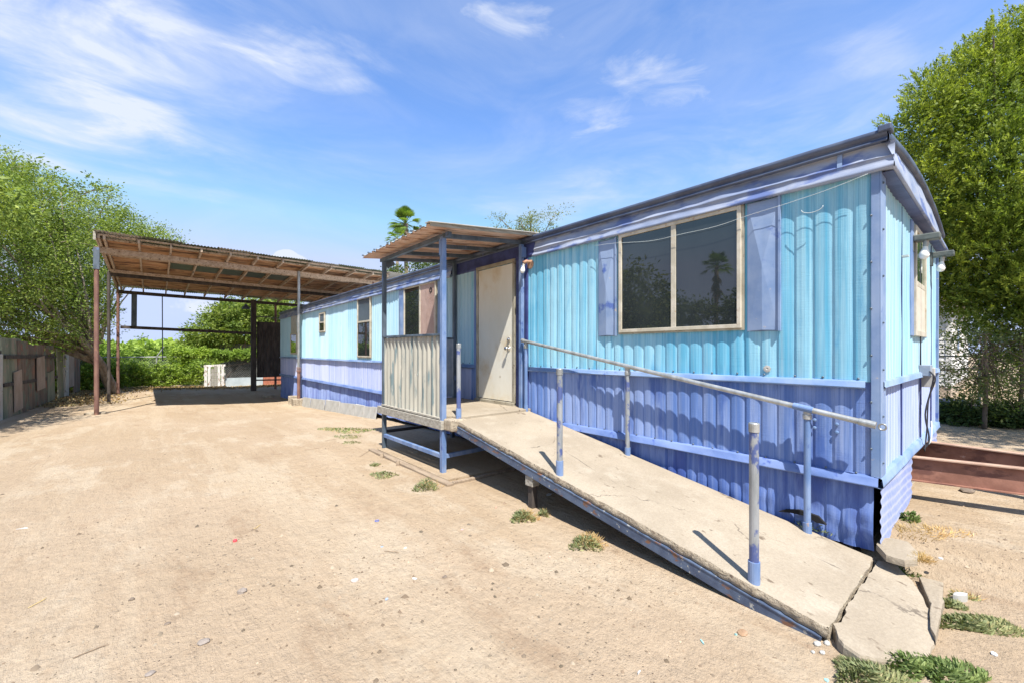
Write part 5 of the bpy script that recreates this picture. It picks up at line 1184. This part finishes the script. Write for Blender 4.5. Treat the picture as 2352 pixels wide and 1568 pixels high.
# ------------------------------------------------------------------ weeds, stones, litter
def weed(px, py, r, h, label, cols=(LEAF_W, STRAW), straw=.35, n=520, group='weed clumps on the sand', elong=1, rot=0, flatx=1.0, lw=.010):
    c = onG(px, py); t = thing('weed_clump', label, 'weed', (c.x, c.y, c.z), group)
    for mt, nn, nm, ofs in ((cols[0], int(n * (1 - straw)), 'leaves', -.35), (cols[1], int(n * straw), 'dry_stems', .35)):
        if nn < 24 or (nm == 'dry_stems' and straw < .15): continue
        a = nr.uniform(0, 2 * math.pi, nn); rr_ = r * np.sqrt(nr.uniform(0, 1, nn)) * (1 + .25 * np.sin(a * 3 + px))
        x = rr_ * np.cos(a) * elong + (ofs * r * .8 if straw > .15 else 0); y = rr_ * np.sin(a)
        X_ = c.x + x * math.cos(rot) - y * math.sin(rot); Y_ = c.y + x * math.sin(rot) + y * math.cos(rot)
        zz_ = h * nr.uniform(.05, 1, nn) * np.clip(1.05 - rr_ / (r * 1.35), .15, 1)
        Z_ = c.z + zz_
        D = unit(np.stack([np.cos(a) * .8, np.sin(a) * .8, nr.uniform(.3, 1.3, nn)], 1) + nr.normal(size=(nn, 3)) * .35)
        V, F = leaf_mesh(np.stack([X_, Y_, Z_], 1), D, rdir(nn), nr.uniform(.02, .05, nn) * (1 if nm == 'leaves' else 1.5), nr.uniform(.6, 1.5, nn) * (lw if nm == 'leaves' else .004))
        np_mesh(V - np.array(c), F, nm, mt, t)
    return t
weed(985, 1120, .12, .13, 'upright grey-green weed at the corner of the porch pad', straw=.2, n=500)
weed(1205, 1190, .10, .09, 'round blue-green weed clump with dry straw on its right', straw=.42, n=700)
weed(1250, 1182, .05, .08, 'small pale weed tuft at the edge of the ramp shadow', straw=.2, n=160)
weed(1350, 1250, .115, .09, 'grey-green weed clump with a straw-coloured heart, nearest the ramp', straw=.5, n=800)
weed(882, 1092, .11, .06, 'low green weed beside the pad stakes', straw=.05, n=320, elong=1.5, rot=2.2)
weed(862, 1068, .06, .04, 'tiny green weed behind the low one near the stakes', straw=.05, n=120)
weed(800, 988, .26, .05, 'patch of low green weeds with dry grass left of the porch', cols=(LEAF_B, STRAW), straw=.35, n=700, elong=1.8, rot=2.2, lw=.014)
weed(755, 985, .14, .04, 'small low green weed at the left end of the weed patch', cols=(LEAF_B, STRAW), straw=.1, n=200, elong=1.6, rot=2.2)
weed(800, 1003, .16, .04, 'low straggling weed just below the weed patch left of the porch', straw=.1, n=240, elong=1.6, rot=2.2)
weed(808, 1016, .10, .03, 'lowest small weed left of the porch', straw=.1, n=120, elong=1.6, rot=2.2)
weed(2090, 1195, .07, .11, 'bright leafy sprout beside the end wall skirting', cols=(LEAF_B, STRAW), straw=.1, n=130, lw=.022)
weed(2120, 1222, .15, .03, 'mat of dry straw on the sand by the end wall', straw=.95, n=420, elong=1.9, rot=-.6)
weed(2030, 1283, .06, .04, 'small weed tuft at the joint of ramp and broken slab', cols=(LEAF_B, STRAW), straw=.2, n=200)
weed(2100, 1308, .09, .04, 'green weed creeping behind the broken slab', cols=(LEAF_B, STRAW), straw=.15, n=420, elong=1.8, rot=-.75)
weed(2118, 1285, .06, .025, 'patch of orange dry grass behind the broken slab', straw=.95, n=260, elong=1.5)
weed(2235, 1435, .085, .035, 'long mat of green creeping weed right of the broken slab', cols=(LEAF_W, STRAW), straw=.08, n=1500, elong=3.1, rot=-.80)
weed(2185, 1390, .05, .03, 'short green weed mat between the broken slab and the concrete chunk', cols=(LEAF_W, STRAW), straw=.12, n=500, elong=1.6, rot=-.7)
weed(1995, 1560, .11, .06, 'blue-green creeping weed under the front edge of the broken slab', cols=(LEAF_W, STRAW), straw=.03, n=1500, elong=1.5, rot=-.6, lw=.008)
weed(2075, 1528, .09, .055, 'bright green weed growing against the broken slab at bottom right', cols=(LEAF_B, STRAW), straw=.1, n=700, elong=1.3, rot=-.7, lw=.012)
weed(2175, 1548, .12, .045, 'bright green weed at the bottom right corner of the yard', cols=(LEAF_B, STRAW), straw=.1, n=1000, elong=1.4, rot=-.7, lw=.012)
weed(2215, 1370, .05, .02, 'thin grey weed behind the pale concrete chunk', straw=.5, n=150, elong=1.6, rot=-.7)
for i, (px, py, r_) in enumerate([(1835, 1195, .07), (1862, 1212, .06), (1900, 1222, .05)]):
    d = ray(px, py); k_ = (-.06 + .182 * CAM.y - CAM.z) / (d.z - .182 * d.y); c = CAM + d * k_
    t = thing('weed_clump', ['dry green weed on the inner ramp edge left of the rail post', 'weed around the foot of the lowest rail post', 'weed in the torn skirting right of the lowest rail post'][i], 'weed', tuple(c), 'weeds on the ramp edge'); nn = 190
    a = nr.uniform(0, 6.28, nn); x = c.x + nr.normal(size=nn) * .02; y = c.y + nr.normal(size=nn) * r_; z = c.z + np.abs(nr.normal(size=nn)) * .022
    V, F = leaf_mesh(np.stack([x, y, z], 1), unit(np.stack([np.cos(a), np.sin(a), nr.uniform(0, 1, nn)], 1)), rdir(nn), nr.uniform(.02, .045, nn), nr.uniform(.003, .009, nn)); np_mesh(V - np.array(c), F, 'leaves', LEAF_G, t)
def rock(px, py, r, h, label, mat=STONE, cat='stone', name='stone', seed=0, group=None):
    c = onG(px, py); m = MB(); n1, n2 = 9, 6; vs = []; rr0 = random.Random(seed)
    for i in range(n2 + 1):
        th = math.pi * i / n2
        for j in range(n1):
            ph_ = 2 * math.pi * j / n1; q = 1 + .28 * mnoise.noise(Vector((math.cos(ph_) * 1.3, math.sin(ph_) * 1.3, th + seed * 3.1)))
            vs.append((c.x + r * q * math.sin(th) * math.cos(ph_), c.y + r * .75 * q * math.sin(th) * math.sin(ph_), c.z + h * (math.cos(th) * q * .6 + .3)))
    fs = [(i * n1 + j, i * n1 + (j + 1) % n1, (i + 1) * n1 + (j + 1) % n1, (i + 1) * n1 + j) for i in range(n2) for j in range(n1)]
    return tag(m.add(vs, fs).build(name, mat, None, tuple(c)), label, cat, group)
DK = surf('dark_brown_stone', (.13, .10, .08), (.20, .16, .12), (20, 20, 20), .9)
rock(555, 1360, .028, .03, 'grey rounded stone on the sand left of centre foreground', STONE, seed=1)
rock(815, 1334, .027, .022, 'squarish pinkish stone on the sand in the centre foreground', surf('pink_stone', (.42, .35, .31), (.50, .43, .39), (20, 20, 20), .9), seed=2)
rock(1022, 1331 - 6, .018, .012, 'small flat dark stone right of the white plastic scrap', DK, seed=3)
rock(303, 1377, .015, .018, 'small dark brown pebble in the left foreground', DK, seed=4)
rock(385, 1432, .016, .01, 'dark elongated chip in the left foreground', DK, seed=5)
rock(1706, 1454, .035, .014, 'flat brown bark chip near the ramp foot', surf('brown_chip', (.26, .16, .09), (.34, .22, .14), (20, 20, 20), .9), 'chip', 'bark_chip', 6)
rock(345, 1547, .022, .012, 'pale flat stone near the bottom edge left of centre', STONE, seed=7)
rock(468, 1475, .03, .02, 'grey stone half buried in the lower left foreground', STONE, seed=8)
rock(2222, 1128, .08, .04, 'brown lump on the sand beyond the rusty beam', DK, seed=9)
RED = surf('red_plastic', (.55, .05, .07), (.62, .08, .09), (9, 9, 9), .4); WP = surf('white_plastic', (.46, .47, .47), (.54, .54, .54), (9, 9, 9), .5); AQ = surf('aqua_plastic', (.25, .55, .55), (.35, .62, .62), (9, 9, 9), .5); PK = surf('pink_plastic', (.68, .32, .24), (.74, .40, .32), (9, 9, 9), .5); BL = surf('blue_plastic', (.08, .12, .45), (.12, .18, .5), (9, 9, 9), .5)
c = onG(540, 1242); tag(MB().lathe(c, [(0, .014), (.013, .014), (.015, .010), (.015, -.002)], 14).build('bottle_cap', RED, None, tuple(c)), 'red plastic bottle cap on the sand', 'bottle cap')
c = onG(866, 1196); tag(MB().tube([c + Vector((.017 * math.cos(a), .017 * math.sin(a), .005)) for a in np.linspace(0, 5.4, 14)], .003, 6).build('plastic_ring', BL, None, tuple(c)), 'dark blue broken plastic ring on the sand', 'litter')
def scrap(px, py, w, l, mat, label, rot=0, seed=0):
    c = onG(px, py); r0 = random.Random(seed); pts = []
    for i in range(6): a = i * 1.047; q = r0.uniform(.6, 1.1); x, y = w * math.cos(a) * q, l * math.sin(a) * q; pts.append((c.x + x * math.cos(rot) - y * math.sin(rot), c.y + x * math.sin(rot) + y * math.cos(rot)))
    m = MB().prism(pts, c.z + .001, lambda x, y: c.z + .006 + .008 * mnoise.noise(Vector((x * 40, y * 40, seed))))
    return tag(m.build('plastic_scrap', mat, None, tuple(c)), label, 'litter', 'scraps of litter on the sand')
scrap(953, 1329, .012, .02, WP, 'white plastic scrap in the centre foreground', .5, 1)
scrap(930, 1258, .018, .014, surf('cream_scrap', (.6, .55, .45), (.66, .62, .52), (9, 9, 9), .8), 'crumpled cream scrap on the sand below the porch', 0, 2)
scrap(878, 1255, .015, .011, surf('pale_blue_scrap', (.35, .45, .6), (.4, .5, .62), (9, 9, 9), .6), 'pale blue plastic scrap beside a twig', 0, 3)
scrap(1691, 1457, .014, .010, AQ, 'aqua plastic scrap touching the brown bark chip', .4, 4)
scrap(1613, 1474, .022, .005, AQ, 'thin aqua plastic sliver left of the bark chip', .9, 5)
scrap(1468, 1545, .022, .004, WP, 'thin pale plastic sliver near the bottom edge', .2, 6)
scrap(1263, 1279, .015, .011, PK, 'pink oval plastic scrap left of the straw-hearted weed', 0, 7)
scrap(1140, 1165, .020, .006, PK, 'thin pink plastic strip left of the round blue-green weed', .4, 8)
scrap(1062, 1216, .015, .01, surf('pinkish_ring', (.5, .34, .34), (.56, .4, .4), (9, 9, 9), .6), 'pinkish plastic disc in the centre of the yard', 0, 9)
scrap(888, 1376, .014, .008, surf('faded_blue_scrap', (.32, .42, .6), (.38, .46, .62), (9, 9, 9), .6), 'faded blue scrap in the centre foreground', .3, 10)
scrap(2285, 1503, .02, .014, WP, 'white scrap on the sand at far right edge', .3, 11)
scrap(2163, 1283, .02, .016, WP, 'round white scrap on the sand beyond the broken slab', .3, 12)
scrap(1900, 1562, .016, .012, AQ, 'aqua scrap at the bottom near the blue-green weed', .3, 13)
scrap(1262, 1135, .05, .03, WP, 'crushed white cup lying in the ramp shadow', .3, 14)
scrap(52, 1213, .012, .045, WP, 'white and black plastic sliver in the left foreground', 1.2, 15)
# twigs
def twig(px, py, L, rot, mat, label, seed=0):
    c = onG(px, py); pts = []
    for t in np.linspace(-.5, .5, 8): s = t * L; w = .1 * L * mnoise.noise(Vector((t * 3, seed, 0))); pts.append((c.x + s * math.cos(rot) - w * math.sin(rot), c.y + s * math.sin(rot) + w * math.cos(rot), c.z + .007))
    return tag(MB().tube(pts, [.0022] * 7 + [.001], 5).build('twig', mat, None, tuple(c)), label, 'twig', 'twigs on the sand')
TW = surf('dry_twig', (.20, .14, .09), (.28, .2, .13), (9, 9, 9), .9); YT_ = surf('yellow_straw', (.55, .40, .14), (.6, .46, .2), (9, 9, 9), .8)
twig(900, 1268, .12, -.9, TW, 'thin curved brown twig beside the pale blue scrap', 1)
twig(88, 1385 - 0, .10, .9, YT_, 'yellow straw stalk in the left foreground', 2)
twig(592, 1210, .09, .9, YT_, 'yellow straw stalk above the red bottle cap', 3)
twig(210, 1496, .13, .2, TW, 'long thin twig near the bottom left', 4)
twig(725, 1030, .3, -.2, TW, 'twig on the sand left of the porch pad', 5)
twig(840, 1040, .45, .9, TW, 'forked twig running toward the pad corner', 6)
twig(760, 1190 - 180, .2, .1, TW, 'short dark twig farther out left of the porch', 7)
# pebbles and crumbs, uncountable
n = 17000
r_ = nr.uniform(.9, 1, n) * 0 + np.abs(nr.normal(size=n)) * 3.2 + .6; a = nr.uniform(-.35, 1.25, n) + math.atan2(.7629, .6469) - .45
ang = nr.uniform(-.95, .95, n) + math.atan2(.7629, .6469)
px_ = CAM.x + r_ * np.cos(ang); py_ = CAM.y + r_ * np.sin(ang)
keep = ~((px_ > -1.3) & (px_ < 4) & (py_ > -.45)); px_, py_ = px_[keep], py_[keep]
px_ = np.concatenate([px_, nr.uniform(.1, 6, 5000)]); py_ = np.concatenate([py_, nr.uniform(-3.5, -.2, 5000)])
cl_ = np.array([mnoise.noise(Vector((x * .8, y * .8, 3))) for x, y in zip(px_, py_)]); keep = cl_ + nr.normal(size=len(cl_)) * .25 > -.02; px_, py_ = px_[keep], py_[keep]
n = len(px_); rad = np.exp(nr.normal(size=n) * .55) * .0046
base_v = np.array([(1, 0, 0), (.3, .9, 0), (-.8, .6, 0), (-.8, -.6, 0), (.3, -.9, 0), (.1, .05, .8)])
fac = np.array([(0, 1, 5), (1, 2, 5), (2, 3, 5), (3, 4, 5), (4, 0, 5)])
rot = nr.uniform(0, 6.28, n); pz = np.array([ground_z(x, y) for x, y in zip(px_, py_)])
bx3 = base_v[None] * rad[:, None, None] * nr.uniform(.6, 1.3, (n, 6, 1)); cs, sn = np.cos(rot)[:, None], np.sin(rot)[:, None]
V = np.stack([bx3[..., 0] * cs - bx3[..., 1] * sn + px_[:, None], bx3[..., 0] * sn + bx3[..., 1] * cs + py_[:, None], bx3[..., 2] + pz[:, None] - .0005], -1).reshape(-1, 3)
F = (fac[None] + 6 * np.arange(n)[:, None, None]).reshape(-1, 3)
PEB = leaf_mat('pebble_mix', [(.10, .08, .06), (.17, .13, .10), (.24, .185, .14), (.34, .28, .225)], trans=0, rough=.9)
o = np_mesh(V, F, 'gravel', PEB); kind(o, 'stuff'); o['label'] = 'fine gravel scattered over the sand'; o['category'] = 'gravel'
# leaf litter under the rear bushes and by the left fence
n = 5200; x = nr.uniform(-9, 2, n); y = 24.6 + nr.normal(size=n) * .6; n2 = 2200; x = np.concatenate([x, -6.0 + nr.normal(size=n2) * .7]); y = np.concatenate([y, nr.uniform(18, 25, n2)])
z = ground_base(x, y) + .03
V, F = leaf_mesh(np.stack([x, y, z], 1), rdir(len(x)), rdir(len(x), 1.5), nr.uniform(.05, .14, len(x)), nr.uniform(.03, .07, len(x)))
o = np_mesh(V, F, 'leaf_litter', leaf_mat('dry_leaf_litter', [(.18, .11, .06), (.34, .24, .12), (.45, .34, .18)], trans=.1)); kind(o, 'stuff'); o['label'] = 'dry leaf litter along the rear fence'; o['category'] = 'leaf litter'
# rubble crumbs at the ramp toe
for i, (px, py, r) in enumerate([(1878, 1480, .022), (1890, 1500, .016), (1868, 1498, .012), (1900, 1478, .02)]):
    rock(px, py, r, r * .9, ['crumbled concrete bit at the ramp toe, largest', 'crumbled concrete bit below the ramp toe', 'crumbled concrete bit left of the ramp toe', 'crumbled concrete bit between ramp and slab'][i], GREYW, 'rubble', 'rubble_bit', 20 + i, 'concrete crumbs at the ramp toe')
